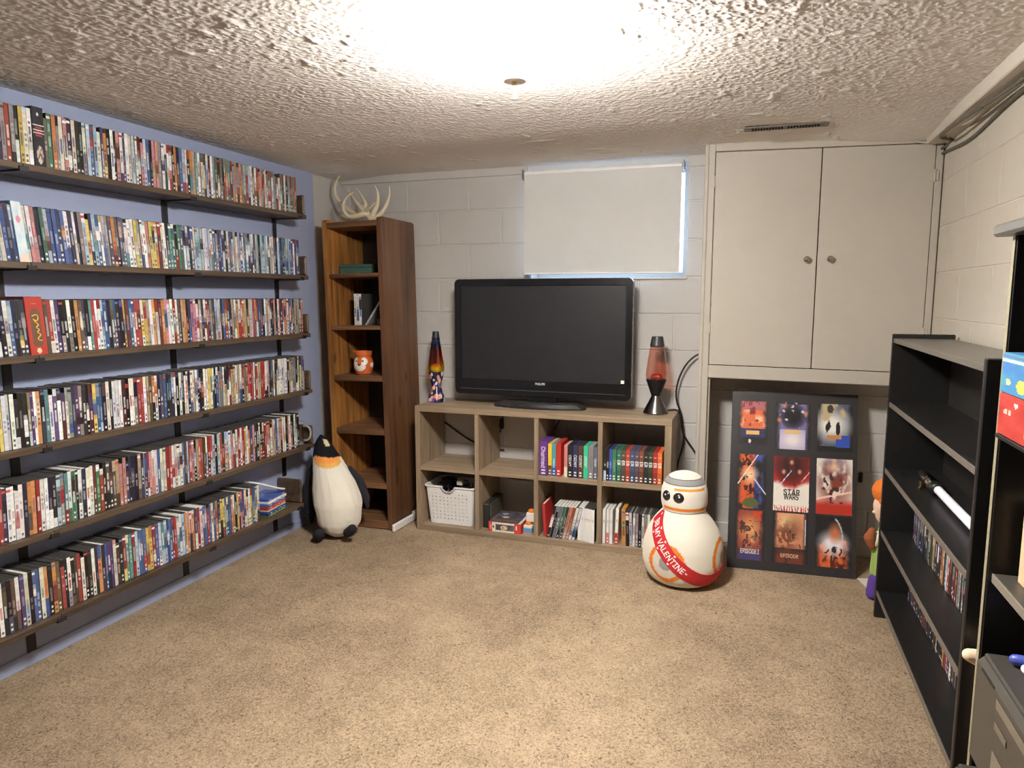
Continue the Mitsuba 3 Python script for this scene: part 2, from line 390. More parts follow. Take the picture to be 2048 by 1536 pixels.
put(t + '__finial_stem', lathe([(0.0, -0.124), (0.004, -0.124), (0.006, -0.118), (0.004, -0.112), (0.006, -0.106), (0.005, -0.100), (0.007, -0.092), (0.007, -0.0785), (0, -0.0785)], 16, LAMP), solid((226, 200, 140), 0.4), smooth=30, label='brass stem')

# ------------------------------------------------------------------ roller blind, air vent, cables under the ceiling
t = thing('roller_blind', 'white roller blind hanging over the basement window', 'blind')
BX0, BX1, BY = -1.268, -0.366, 3.875
def blind_sheet():
    n, m = 24, 30
    u, w = np.meshgrid(np.linspace(0, 1, n), np.linspace(0, 1, m), indexing='ij')
    x = BX0 + 0.012 + u * (BX1 - BX0 - 0.024); z = 1.497 + w * (2.062 - 1.497)
    y = BY + 0.004 * np.sin(u * 5) * (1 - w) + 0.002 * np.sin(u * 17 + w * 4) * (1 - w)
    i, j = np.meshgrid(np.arange(n - 1), np.arange(m - 1), indexing='ij'); k = i * m + j
    q = np.stack([k, k + m, k + m + 1, k + 1], -1).reshape(-1, 4)
    v = np.stack([x, y, z], -1).reshape(-1, 3); v2 = v + [0, 0.0012, 0]
    f = np.vstack([q[:, [0, 1, 2]], q[:, [0, 2, 3]]])
    return mesh_of(np.vstack([v, v2]), np.vstack([f, f[:, ::-1] + len(v)]))
BLIND = mat('blind_cloth', {'type': 'twosided', 'bsdf': {'type': 'principled', 'base_color': rgb(lin((212, 211, 209))), 'roughness': 0.9, 'specular': 0.1}})
put(t + '__cloth', blind_sheet(), BLIND, smooth=True)
put(t + '__roller', tube([(BX0 + 0.012, BY + 0.016, 2.058), (BX1 - 0.012, BY + 0.016, 2.058)], 0.017, 20), WHITEPLASTIC, smooth=40)
put(t + '__bottom_bar', cb(BX0 + 0.012, BX1 - 0.012, BY - 0.003, BY + 0.006, 1.490, 1.500, 0.002), WHITEPLASTIC)
for s, x in ((0, BX0), (1, BX1 - 0.006)):
    put(t + '__bracket', cat_(cb(x, x + 0.006, BY - 0.006, BY + 0.06, 2.033, 2.083, 0.002), cb(x - 0.004, x + 0.010, BY + 0.012, BY + 0.02, 2.05, 2.066, 0.002)), CHROME, label='metal end bracket')

t = thing('air_vent', 'grey slotted air vent in the ceiling by the wall cabinet', 'vent')
vx0, vx1, vy0, vy1 = -0.060, 0.276, 3.268, 3.338
vz = float(ceil_z(0.1, 3.3)) - 0.010
plate = man(bx(vx0, vx1, vy0, vy1, vz, vz + 0.006))
sl = []
for g in range(2):
    for k in range(11):
        x = vx0 + 0.030 + g * 0.145 + k * 0.0118
        sl.append(man(bx(x, x + 0.0085, vy0 + 0.018, vy1 - 0.012, vz - 0.01, vz + 0.02)))
plate = unman(plate - m3.Manifold.batch_boolean(sl, m3.OpType.Add))
put(t + '__face_plate', plate, solid((92, 87, 79), 0.5))
put(t + '__duct_shade', bx(vx0 + 0.02, vx1 - 0.02, vy0 + 0.012, vy1 - 0.008, vz + 0.0065, vz + 0.012), solid((20, 18, 16), 0.9), label='dark sheet painting the shade behind the slots')  # near-black sheet paints the shade behind the slots
for x in (vx0 + 0.010, vx1 - 0.010):
    put(t + '__screw', ball((x, (vy0 + vy1) / 2, vz), 0.004, 6, (1, 1, 0.5)), CHROME, smooth=True)

cab_w = thing('ceiling_cable', 'white cable looping along the ceiling board in the right corner', 'cable')
put(cab_w, tube(spline([(0.66, 3.645, 2.058), (0.72, 3.63, 2.045), (0.745, 3.50, 2.040), (0.75, 3.36, 2.045), (0.765, 3.18, 2.03), (0.755, 2.95, 2.025), (0.77, 2.6, 2.022), (0.76, 1.9, 2.02)], 60), 0.0055, 8), solid((170, 164, 152), 0.5), smooth=True)
cab_w = thing('ceiling_cable', 'grey cable bowing out from the ceiling board above the right bookcase', 'cable')
put(cab_w, tube(spline([(0.775, 3.655, 2.02), (0.765, 3.50, 2.03), (0.72, 3.42, 2.022), (0.70, 3.25, 2.015), (0.715, 3.05, 2.018), (0.74, 2.80, 2.02), (0.755, 2.4, 2.02), (0.75, 1.9, 2.02)], 60), 0.006, 8), solid((88, 84, 77), 0.5), smooth=True)
cab_w = thing('ceiling_cable', 'darker grey cable sagging lowest along the right wall', 'cable')
put(cab_w, tube(spline([(0.782, 3.66, 2.00), (0.782, 3.45, 1.985), (0.782, 3.25, 1.975), (0.782, 3.05, 1.985), (0.778, 2.75, 2.005), (0.775, 2.4, 2.0), (0.775, 1.9, 2.01)], 60), 0.0065, 8), solid((80, 76, 70), 0.5), smooth=True)
put('cable_tie', lathe([(0.008, -0.004), (0.013, -0.004), (0.013, 0.004), (0.008, 0.004), (0.008, -0.004)], 16, (0.752, 3.49, 2.034)), solid((205, 180, 60), 0.5), label='small yellow tie around the cables at the corner', cat='cable tie')

# ------------------------------------------------------------------ built-in wall cabinet
def cabw(v):
    o = v.copy(); o[:, 2] -= (v[:, 0] + 0.22) * (0.0115 + 0.0118 * (v[:, 2] - 1.0)) * (v[:, 2] > 0.3); return o
CY = 3.664
t = thing('wall_cabinet', 'cream painted built-in cabinet with two doors above an open alcove', 'cabinet')
def C(*a, c=0.003): return warp(cb(*a, c), cabw)
put(t + '__side_panel', C(-0.247, -0.228, CY, YB, 0.0, 2.112), CAB)
put(t + '__stile', C(-0.2275, -0.197, CY, CY + 0.02, 0.0, 2.112), CAB)
put(t + '__post', C(-0.2272, -0.186, CY + 0.0205, CY + 0.06, 0.0, 0.953), CAB)
put(t + '__top_rail', C(-0.1968, 0.788, CY, CY + 0.02, 2.073, 2.135), CAB)
put(t + '__bottom_rail', C(-0.1968, 0.788, CY, CY + 0.02, 0.953, 1.0185), CAB)
put(t + '__stile', C(0.757, 0.788, CY, CY + 0.02, 1.019, 2.0725), CAB)
put(t + '__floor_board', C(-0.2275, 0.788, CY + 0.021, YB, 0.975, 0.995), CAB)
put(t + '__gap_shade', C(-0.22, 0.788, CY + 0.03, CY + 0.05, 1.0, 2.08), solid((38, 34, 30), 0.9), label='dark sheet painting the shade behind the doors')  # dark sheet stands in for the shade seen through the door gaps
for s, (x0, x1, kx) in enumerate(((-0.1945, 0.2845, 0.241), (0.2885, 0.7545, 0.344))):
    d = put(t + '__door', C(x0, x1, CY - 0.004, CY + 0.016, 1.022, 2.069, c=0.002), CAB)
    prof = [(0, -0.028), (0.010, -0.027), (0.0145, -0.022), (0.0145, -0.017), (0.008, -0.011), (0.006, -0.004), (0.013, 0.0), (0.013, 0.002), (0, 0.002)]
    kn = lathe(prof, 24); v = np.array(kn.vertices)
    put(d + '__knob', mesh_of(np.stack([v[:, 0] + kx, v[:, 2] + CY - 0.006, v[:, 1] + 1.541], -1), kn.faces[:, ::-1]), solid((168, 160, 150), 0.25, 1.0), smooth=40, label='round metal knob')
    hx = x0 - 0.002 if s == 0 else x1 + 0.002
    for hz in (1.18, 1.90):
        put(d + '__hinge', warp(cat_(tube([(hx, CY - 0.006, hz), (hx, CY - 0.006, hz + 0.055)], 0.0045, 10), cb(hx - 0.016, hx + 0.016, CY - 0.006, CY - 0.003, hz + 0.005, hz + 0.05, 0.001)), cabw), CAB, smooth=40)

# ------------------------------------------------------------------ cube shelf under the television
SY0, SY1, SX0, SX1, SH = 3.573, 3.925, -1.822, -0.360, 0.738
t = thing('cube_shelf', 'grey oak eight-cube shelf unit under the television', 'shelf unit')
put(t + '__top', cb(SX0, SX1, SY0, SY1, SH - 0.032, SH, 0.0015), OAK_H)
put(t + '__base', cb(SX0 + 0.0305, SX1 - 0.0365, SY0, SY1, 0.0, 0.034, 0.0015), OAK_H)
put(t + '__side', cb(SX0, SX0 + 0.030, SY0, SY1, 0, SH - 0.0325, 0.0015), OAK_V)
put(t + '__side', cb(SX1 - 0.036, SX1, SY0, SY1, 0, SH - 0.0325, 0.0015), OAK_V)
DIV = [-1.438, -1.0865, -0.7315]
for x in DIV: put(t + '__divider', cb(x - 0.0125, x + 0.0125, SY0 + 0.001, SY1, 0.0345, SH - 0.0325, 0.001), OAK_V)
edges = [SX0 + 0.030] + [e for x in DIV for e in (x - 0.0125, x + 0.0125)] + [SX1 - 0.036]
CUBE = [(edges[2 * k], edges[2 * k + 1]) for k in range(4)]
for a, b in CUBE: put(t + '__shelf', cb(a + 0.0003, b - 0.0003, SY0 + 0.001, SY1, 0.360, 0.384, 0.001), OAK_H)
Z_UP, Z_LO = 0.3842, 0.0342

# ------------------------------------------------------------------ tall stained bookcase
TX0, TX1, TY0, TY1 = -2.321, -1.937, 3.493, 3.893
LEAN = -1.05
def lean(m): 
    m = rot_about(m, [0, 1, 0], LEAN, [TX1, TY0, 0]); return mesh_of(np.asarray(m.vertices) + [0, 0, 0.0071], m.faces)
t = thing('tall_bookcase', 'tall narrow dark stained wooden bookcase in the corner', 'bookcase')
def side_board(x0, x1):
    r = 0.022; pts = [(TY0, 0), (TY1, 0)]
    for cy, a0 in ((TY1 - r, 0), (TY0 + r, 90)):
        pts += [(cy + r * math.cos(math.radians(a0 + 15 * k)), 1.802 - r + r * math.sin(math.radians(a0 + 15 * k))) for k in range(7)]
    m = unman(m3.Manifold.extrude(m3.CrossSection([np.array(pts, float)]), x1 - x0)); v = np.array(m.vertices)
    return mesh_of(np.stack([v[:, 2] + x0, v[:, 0], v[:, 1]], -1), m.faces)
put(t + '__side', lean(side_board(TX0, TX0 + 0.030)), TALL_LIT, label='knotty side board with lamp light painted into its colour')
put(t + '__side', lean(side_board(TX1 - 0.030, TX1)), TALL_V)
put(t + '__back_panel', lean(bx(TX0 + 0.0302, TX1 - 0.0302, TY1 - 0.012, TY1 - 0.002, 0.0, 1.78)), solid((38, 29, 24), 0.6), label='back panel with shade put into its dark colour')  # panel colour darkened to carry the shade inside the bookcase
put(t + '__top', lean(cb(TX0 + 0.0302, TX1 - 0.0302, TY0 + 0.001, TY1 - 0.0125, 1.753, 1.784, 0.003)), TALL_H)
TSH = [1.500, 1.201, 0.912, 0.602, 0.278, 0.055]
for z, th in zip(TSH, (0.022, 0.024, 0.033, 0.037, 0.033, 0.05)):
    put(t + '__shelf', lean(cb(TX0 + 0.0302, TX1 - 0.0302, TY0 + 0.002, TY1 - 0.0125, z - th - 0.0071, z - 0.0071, 0.004)), TALL_H)
def tall_x(z): return -0.0183 * z

# ------------------------------------------------------------------ long wall shelves on the blue wall
SHELF_Z = [1.807, 1.480, 1.163, 0.848, 0.536, 0.221]
ORD = ['top', 'second', 'third', 'fourth', 'fifth', 'bottom']
BRY = [0.978, 1.733, 2.487, 3.242]
for s, z in enumerate(SHELF_Z):
    t = thing('wall_shelf', '%s long dark wooden wall shelf on black brackets' % ('%s of the six' % ORD[s] if s in (0, 5) else ORD[s] + ' from the top'), 'shelf', 'long shelves on the blue wall')
    end = 3.305 if s < 5 else 3.185
    ys = [0.75, 1.733, 2.487, end]
    for a, b in zip(ys, ys[1:]):
        put(t + '__board', cb(XL + 0.004, -2.322, a + 0.0008, b - 0.0008, z - 0.022, z, 0.0015), WALNUT)
    put(t + '__end_panel', cb(XL + 0.006, -2.326, end - 0.018, end - 0.001, z + 0.0002, z + (0.105 if s < 5 else 0.135), 0.008), WALNUT, label='low wooden end stop')
    for y in BRY:
        yb = min(y, end - 0.04)
        put(t + '__bracket', cat_(cb(XL + 0.0005, -2.3195, yb - 0.017, yb + 0.017, z - 0.0275, z - 0.0225, 0.001), cb(XL + 0.0003, XL + 0.0045, yb - 0.017, yb + 0.017, z - 0.190, z - 0.0225, 0.001),
                                  cb(-2.3215, -2.3175, yb - 0.017, yb + 0.017, z - 0.0275, z - 0.010, 0.001)), BLACKMETAL)

# ------------------------------------------------------------------ black bookcase along the right wall
KX0, KX1, KY0, KY1 = 0.55, 0.772, 1.980, 3.200
t = thing('black_bookcase', 'waist-high black bookcase along the right wall', 'bookcase')
put(t + '__side', cb(KX0, KX1, KY1 - 0.02, KY1, 0, 1.213, 0.003), BLACKWOOD)
put(t + '__side', cb(KX0, KX1, KY0, KY0 + 0.02, 0, 1.213, 0.003), BLACKWOOD)
put(t + '__back_panel', bx(KX1 - 0.008, KX1 - 0.001, KY0 + 0.0202, KY1 - 0.0202, 0.02, 1.19), solid((30, 28, 27), 0.5))
put(t + '__top', cat_(cb(KX0 + 0.003, KX1 - 0.0085, KY0 + 0.0202, KY1 - 0.0202, 1.177, 1.196, 0.0015)), solid((78, 74, 69), 0.36), label='grey-black top board')  # top board coloured lighter than the sides
KSH = [0.933, 0.656, 0.387, 0.120]
for z in KSH:
    s = put(t + '__shelf', cb(KX0 + 0.0065, KX1 - 0.0085, KY0 + 0.0202, KY1 - 0.0202, z - 0.02, z, 0.001), BLACKWOOD)
    put(s + '__edge_band', cb(KX0 + 0.003, KX0 + 0.0064, KY0 + 0.0202, KY1 - 0.0202, z - 0.02, z, 0.001), BLACKEDGE, label='paler worn front edge')
put(t + '__kick_board', cb(0.625, 0.64, KY0 + 0.0202, KY1 - 0.0202, 0.0, 0.0995, 0.001), BLACKWOOD)

# second, taller one nearer the camera
QX0, QX1, QY0, QY1 = 0.552, 0.775, 0.95, 1.872
t = thing('black_bookcase', 'taller black bookcase nearest the camera at the right edge', 'bookcase')
put(t + '__side', cb(QX0, QX1, QY1 - 0.02, QY1, 0, 1.499, 0.003), BLACKWOOD)
put(t + '__side', cb(QX0, QX1, QY0, QY0 + 0.02, 0, 1.499, 0.003), BLACKWOOD)
put(t + '__side_edge', cb(QX0 - 0.002, QX0 - 0.0002, QY1 - 0.0185, QY1 - 0.0015, 0.003, 1.497, 0.0006), solid((140, 134, 110), 0.4), label='pale worn front edge of the side')
put(t + '__back_panel', bx(QX1 - 0.008, QX1 - 0.001, QY0 + 0.0202, QY1 - 0.0202, 0.02, 1.49), solid((30, 28, 27), 0.5))
put(t + '__top', cb(QX0 - 0.032, QX1, QY0 - 0.02, QY1 + 0.035, 1.4995, 1.527, 0.006), solid((92, 90, 86), 0.36), label='overhanging top board')
for z in (1.120, 0.716, 0.29, 0.09):
    s = put(t + '__shelf', cb(QX0 + 0.0135, QX1 - 0.0085, QY0 + 0.0202, QY1 - 0.0202, z - 0.022, z, 0.001), solid((62, 59, 54), 0.4))
    put(s + '__edge_band', cb(QX0 + 0.010, QX0 + 0.0134, QY0 + 0.0202, QY1 - 0.0202, z - 0.022, z, 0.001), solid((118, 112, 102), 0.4), label='paler worn front edge')
for z in (1.045, 0.66):
    put(t + '__shelf_pin', tube([(0.60, QY1 - 0.0201, z), (0.60, QY1 - 0.045, z)], 0.004, 8), CHROME, smooth=40)

# ------------------------------------------------------------------ television
t = thing('television', 'large black flat television on the cube shelf', 'television')
VX0, VX1, VZ0, VZ1, VY = -1.634, -0.600, 0.800, 1.464, 3.735
outer = man(round_plate(VX1 - VX0, VZ1 - VZ0, 0.028, 0.05, (VX0, VY, VZ0)))
hole = man(bx(VX0 + 0.036, VX1 - 0.036, VY - 0.01, VY + 0.012, VZ0 + 0.088, VZ1 - 0.038))
TVB = mat('gloss_black', {'type': 'twosided', 'bsdf': {'type': 'principled', 'base_color': rgb(lin((17, 17, 20))), 'roughness': 0.25, 'specular': 0.5}})
put(t + '__bezel', unman(outer - hole), TVB, smooth=30)
put(t + '__screen', cb(VX0 + 0.0363, VX1 - 0.0363, VY + 0.008, VY + 0.0115, VZ0 + 0.0883, VZ1 - 0.0383, 0.0005), solid((33, 33, 37), 0.45, 0, 0.3), label='dark switched-off screen')
put(t + '__housing', warp(cb(VX0 + 0.10, VX1 - 0.10, VY + 0.0502, VY + 0.105, VZ0 + 0.07, VZ1 - 0.07, 0.02), lambda v: v), BLACKPLASTIC)
put(t + '__lower_trim', cb(VX0 + 0.03, VX1 - 0.03, VY - 0.004, VY - 0.0002, VZ0 + 0.030, VZ0 + 0.034, 0.001), solid((70, 70, 74), 0.3))
put(t + '__neck', cat_(cb(-1.20, -1.02, VY + 0.012, VY + 0.045, 0.764, 0.802, 0.004)), TVB)
def tv_foot():
    pts = [(-1.392, 3.735), (-1.372, 3.700), (-1.25, 3.668), (-1.12, 3.660), (-0.99, 3.668), (-0.868, 3.700), (-0.848, 3.735), (-0.868, 3.835), (-1.372, 3.835)]
    c = np.mean(pts, 0); lo = m3.Manifold.extrude(m3.CrossSection([np.array(pts)]), 0.010).translate([0, 0, 0.7385])
    up = m3.Manifold.extrude(m3.CrossSection([(np.array(pts) - c) * 0.86 + c]), 0.028).translate([0, 0, 0.7385])
    return unman(m3.Manifold.batch_hull([lo, up]))
put(t + '__foot', tv_foot(), mat('dusty_black', {'type': 'twosided', 'bsdf': {'type': 'principled', 'base_color': proc(lambda p, n, uv: mix(lin((28, 28, 30)), lin((96, 92, 88)), 0.55 * smoothstep(0.3, 0.9, n.z) * fbm(p.x * 60, p.y * 60, 1.0, 3))), 'roughness': 0.35}}), smooth=25, label='dusty glossy foot')
put(t + '__brand_name', frame_text('PHILIPS', 0.0115, (-1.114, VY - 0.0006, VZ0 + 0.068), (1, 0, 0), (0, 0, 1), 0.0006, True, 0.058, True), solid((228, 228, 228), 0.3), label='silver lettering PHILIPS')
put(t + '__sticker', cb(-0.6565, -0.6375, VY - 0.0012, VY - 0.0002, VZ0 + 0.093, VZ0 + 0.112, 0.0003), solid((240, 240, 238), 0.6), label='small white sticker')

# ------------------------------------------------------------------ lava lamps
def vcol(m, fn):
    return lin(fn(np.asarray(m.vertices)))
LX, LY, LZ = -1.772, 3.765, SH
t = thing('lava_lamp', 'lava lamp with rainbow globe and colourful patterned base left of the television', 'lamp')
def fine(profile, n):
    p = np.array(profile, float); d = np.r_[0, np.cumsum(np.linalg.norm(np.diff(p, axis=0), axis=1))]
    s = np.unique(np.r_[np.linspace(0, d[-1], n), d]); return np.stack([np.interp(s, d, p[:, 0]), np.interp(s, d, p[:, 1])], 1)
b1 = lathe(fine([(0.001, 0.0), (0.052, 0.0), (0.052, 0.008), (0.027, 0.095), (0.029, 0.105), (0.045, 0.170), (0.047, 0.182), (0.001, 0.182)], 60), 72, (LX, LY, LZ + 0.0005))
def flower(v):
    a = np.arctan2(v[:, 1] - LY, v[:, 0] - LX) * 0.045; z = v[:, 2]
    c = np.tile(np.array([[28, 26, 58.]]), (len(v), 1)); R = random.Random(4)
    pal = [(214, 96, 110), (236, 176, 150), (90, 130, 200), (70, 120, 110), (220, 220, 230), (180, 90, 150), (230, 150, 120), (110, 80, 160)]
    for k in range(150):
        ca, cz, r = R.uniform(-0.1415, 0.1415), LZ + R.uniform(0, 0.18), R.choice([0.004, 0.006, 0.009, 0.014])
        c[((a - ca) ** 2 + (z - cz) ** 2) < r * r] = pal[R.randrange(8)]
    return c
put(t + '__base', b1, GLAZE, smooth=True, color=vcol(b1, flower), label='patterned base')
g1 = lathe(fine([(0.046, 0.183), (0.0505, 0.200), (0.0465, 0.225), (0.024, 0.372), (0.022, 0.384)], 60), 48, (LX, LY, LZ))
def ramp(v):
    z = (v[:, 2] - LZ); stops = [0.183, 0.205, 0.235, 0.265, 0.31, 0.325, 0.36, 0.385]
    cols = np.array([(236, 222, 96), (230, 214, 80), (224, 150, 60), (200, 66, 40), (160, 44, 52), (90, 60, 110), (60, 130, 190), (70, 120, 180)], float)
    return np.stack([np.interp(z, stops, cols[:, k]) for k in range(3)], -1)
GLOBE1 = mat('rainbow_glass', {'type': 'thindielectric', 'specular_transmittance': {'type': 'mesh_attribute', 'name': 'vertex_color'}})
put(t + '__globe', g1, GLOBE1, smooth=True, color=vcol(g1, ramp), label='rainbow tinted glass globe')
put(t + '__wax', blob([[((LX + 0.004, LY, LZ + 0.197), 0.030), ((LX - 0.006, LY, LZ + 0.20), 0.030)], [((LX + 0.026, LY - 0.012, LZ + 0.208), 0.011), ((LX + 0.026, LY - 0.012, LZ + 0.209), 0.011)]], 0.006, 4), solid((236, 222, 96), 0.3), smooth=True, label='yellow wax')
put(t + '__cap', lathe([(0.001, 0.372), (0.0205, 0.3705), (0.0265, 0.384), (0.0215, 0.385), (0.019, 0.412), (0.0185, 0.421), (0.001, 0.421)], 32, (LX, LY, LZ)), solid((70, 74, 84), 0.3, 0.7), smooth=30, label='metal cap')
MX, MY = -0.469, 3.765
t = thing('lava_lamp', 'pink lava lamp with black and silver base right of the television', 'lamp')
put(t + '__base', lathe([(0.001, 0.0005), (0.066, 0.0005), (0.067, 0.006), (0.027, 0.088), (0.024, 0.096), (0.001, 0.096)], 48, (MX, MY, LZ)), solid((120, 120, 122), 0.22, 1.0), smooth=30, label='silver cone foot')
put(t + '__cup', lathe([(0.001, 0.0965), (0.025, 0.0965), (0.027, 0.102), (0.053, 0.178), (0.054, 0.186), (0.001, 0.186)], 48, (MX, MY, LZ)), solid((36, 36, 38), 0.3, 0.6), smooth=30, label='black cup')
g2 = lathe(fine([(0.051, 0.187), (0.0575, 0.205), (0.056, 0.225), (0.036, 0.368)], 30), 48, (MX, MY, LZ))
GLOBE2 = mat('pink_glass', {'type': 'thindielectric', 'specular_transmittance': rgb((0.93, 0.63, 0.55))})
put(t + '__globe', g2, GLOBE2, smooth=True, label='pink glass globe')
put(t + '__wax', blob([[((MX - 0.012, MY, LZ + 0.197), 0.018), ((MX + 0.012, MY, LZ + 0.196), 0.020)]], 0.006, 4), solid((150, 56, 50), 0.35), smooth=True, label='dark red wax')
put(t + '__cap', lathe([(0.001, 0.360), (0.034, 0.360), (0.0385, 0.367), (0.038, 0.370), (0.029, 0.415), (0.001, 0.417)], 32, (MX, MY, LZ)), solid((52, 52, 58), 0.4), smooth=30, label='black cap')

# ------------------------------------------------------------------ cords behind the cube shelf
c = thing('black_cable', 'black cord drooping behind the upper left cube', 'cord')
put(c, tube(spline([(-1.83, 3.934, 0.60), (-1.74, 3.932, 0.545), (-1.62, 3.932, 0.475), (-1.50, 3.932, 0.437), (-1.40, 3.932, 0.43)], 30), 0.005, 8), CORD, smooth=True)
c = thing('black_cable', 'black plugged cord hanging behind the second upper cube', 'cord')
put(c + '__cable', tube(spline([(-1.40, 3.93, 0.70), (-1.41, 3.93, 0.60), (-1.42, 3.93, 0.555), (-1.47, 3.93, 0.50), (-1.55, 3.932, 0.475)], 30), 0.004, 8), CORD, smooth=True)
put(c + '__plug', cb(-1.425, -1.400, 3.918, 3.936, 0.565, 0.625, 0.004), CORD)
c = thing('black_cable', 'black cord crossing behind the lower second cube', 'cord')
put(c, tube(spline([(-1.47, 3.932, 0.285), (-1.36, 3.93, 0.262), (-1.22, 3.93, 0.265), (-1.06, 3.932, 0.285)], 24), 0.006, 8), CORD, smooth=True)
c = thing('black_cable', 'thin black cord behind the boxed sets in the third upper cube', 'cord')
put(c, tube(spline([(-1.035, 3.933, 0.70), (-1.06, 3.933, 0.62), (-1.10, 3.933, 0.54), (-1.14, 3.933, 0.48)], 20), 0.0035, 8), CORD, smooth=True)
c = thing('black_cable', 'black cord arching on the wall above the right end of the cube shelf', 'cord')
put(c, tube(spline([(-0.232, 3.90, 1.063), (-0.29, 3.895, 1.035), (-0.345, 3.89, 0.96), (-0.372, 3.888, 0.87), (-0.372, 3.888, 0.80), (-0.360, 3.89, 0.76), (-0.352, 3.90, 0.735), (-0.335, 3.905, 0.65), (-0.33, 3.905, 0.55), (-0.35, 3.905, 0.46), (-0.36, 3.91, 0.40)], 60), 0.005, 8), CORD, smooth=True)
c = thing('black_cable', 'black lamp cord trailing off the right edge of the cube shelf', 'cord')
put(c, tube(spline([(-0.45, 3.83, 0.744), (-0.40, 3.86, 0.744), (-0.365, 3.87, 0.742), (-0.345, 3.88, 0.70), (-0.335, 3.90, 0.62), (-0.29, 3.915, 0.54), (-0.26, 3.92, 0.49)], 40), 0.0045, 8), CORD, smooth=True)
put('cable_clip', cb(-1.137, -1.112, 3.90, 3.938, 0.386, 0.42, 0.004), CORD, label='small black plug block at the back of the second upper cube', cat='plug')

# ------------------------------------------------------------------ cases and boxes with printed spines
PAL = {'w': (232, 230, 228), 'c': (224, 214, 190), 'k': (34, 32, 36), 'g': (140, 138, 140), 'n': (44, 46, 84), 'b': (58, 92, 168), 'l': (168, 196, 222), 'r': (186, 48, 44),
       'p': (216, 128, 130), 'o': (222, 128, 52), 'y': (226, 196, 66), 'u': (96, 56, 124), 'e': (46, 112, 82), 't': (84, 150, 156), 'v': (116, 112, 84), 'm': (112, 40, 40), 'd': (96, 68, 50), 'a': (196, 164, 120),
       's': (92, 98, 116), 'h': (176, 178, 184)}
CNAME = {'w': 'white', 'c': 'cream', 'k': 'black', 'g': 'grey', 'n': 'navy', 'b': 'blue', 'l': 'pale blue', 'r': 'red', 'p': 'pink', 'o': 'orange', 'y': 'yellow', 'u': 'purple', 'e': 'green', 't': 'teal',
         'v': 'olive', 'm': 'maroon', 'd': 'brown', 'a': 'tan', 's': 'slate', 'h': 'silver grey'}
def jitter(c, R, a=14):
    return np.clip(np.array(c, float) + R.uniform(-a, a) + np.array([R.uniform(-a, a) * 0.5 for _ in range(3)]), 8, 246)

def mute(c, k=0.66):
    c = np.array(c, float); g = c @ [0.3, 0.59, 0.11]
    return (g + (c - g) * k) * 0.92

def spine_cols(code, R, rows=22):
    """colours (rows, 3 columns, 3) of a spine, row 0 at the foot"""
    c1, c2 = mute(PAL[code[0]]), mute(PAL[code[-1]])
    base = jitter(c1, R); other = jitter(c2, R)
    if code[0] == code[-1]: other = jitter(mute(R.choice([PAL[q] for q in 'wkgncalsd'])), R, 20)
    g = np.tile(base, (rows, 3, 1))
    lum = base @ [0.3, 0.59, 0.11]; ink = np.array((222, 220, 216.)) if lum < 130 else jitter(R.choice([(64, 60, 66), (150, 56, 52), (56, 72, 124), (92, 90, 94)]), R)
    kind = R.random()
    if kind < 0.30:
        a = R.randrange(2, rows - 8); b = a + R.randrange(3, 8); g[a:b] = other; g[b:b + 2] = (other + base) / 2
    elif kind < 0.48:
        g[:R.randrange(4, 10)] = other
    elif kind < 0.62:
        g[rows - R.randrange(2, 7):] = other
    a = R.randrange(5, 10); b = min(rows - 4, a + R.randrange(5, 10)); k_ = R.choice([0.35, 0.5, 0.75])
    for k in range(a, b):
        if R.random() < 0.8: g[k, 1] = ink * k_ + g[k, 1] * (1 - k_)
    if R.random() < 0.6:
        logo = np.array((206, 206, 204.)) if lum < 140 else np.array((96, 94, 98.))
        g[1, 1] = logo
        if R.random() < 0.6: g[3, 1] = logo
    if R.random() < 0.25: g[rows - 2, :] = jitter(R.choice([(215, 214, 210), (60, 56, 60), (170, 66, 60), (90, 110, 160)]), R)
    g *= 1 + 0.05 * np.array([R.uniform(-1, 1) for _ in range(rows)])[:, None, None]
    return np.clip(g, 6, 244)

EDGES3 = np.array([0, 0.24, 0.76, 1.0])
def spine_mesh(cols, w, h, lean_=0.0):
    """local frame: x across, y up, z to the viewer"""
    Rr = cols.shape[0]
    i, j = np.meshgrid(np.arange(Rr), np.arange(3), indexing='ij')
    pts = []
    for a, b in ((0, 0), (1, 0), (1, 1), (0, 1)):
        y = (i + b) / Rr * h; pts.append(np.stack([EDGES3[j + a] * w + y * lean_, y, 0 * y], -1))
    v = np.stack(pts, 2).reshape(-1, 3); k = np.arange(Rr * 3)[:, None] * 4
    return v, np.vstack([k + [[0, 1, 2]], k + [[0, 2, 3]]]), np.repeat(cols.reshape(-1, 3), 4, axis=0)

def to_world(v, o, u, n):
    """local (across, up, out) -> the world"""
    return np.asarray(o) + v[:, :1] * np.asarray(u) + v[:, 1:2] * np.array([0, 0, 1.0]) + v[:, 2:] * np.asarray(n)

def case_local(w, h, d, lean_=0.0, c=0.0012):
    m = cb(0, w, 0, h, -d, -0.0004, c); v = np.array(m.vertices); v[:, 0] += v[:, 1] * lean_
    return v, np.asarray(m.faces)

CASE_BLACK = solid((66, 64, 62), 0.45)
CASE_WHITE = solid((222, 220, 214), 0.4)
CASE_GREY = solid((120, 118, 114), 0.45)
CASE_BLUE = solid((40, 70, 150), 0.35)
CASES = {'k': CASE_BLACK, 'w': CASE_WHITE, 'g': CASE_GREY, 'b': CASE_BLUE}

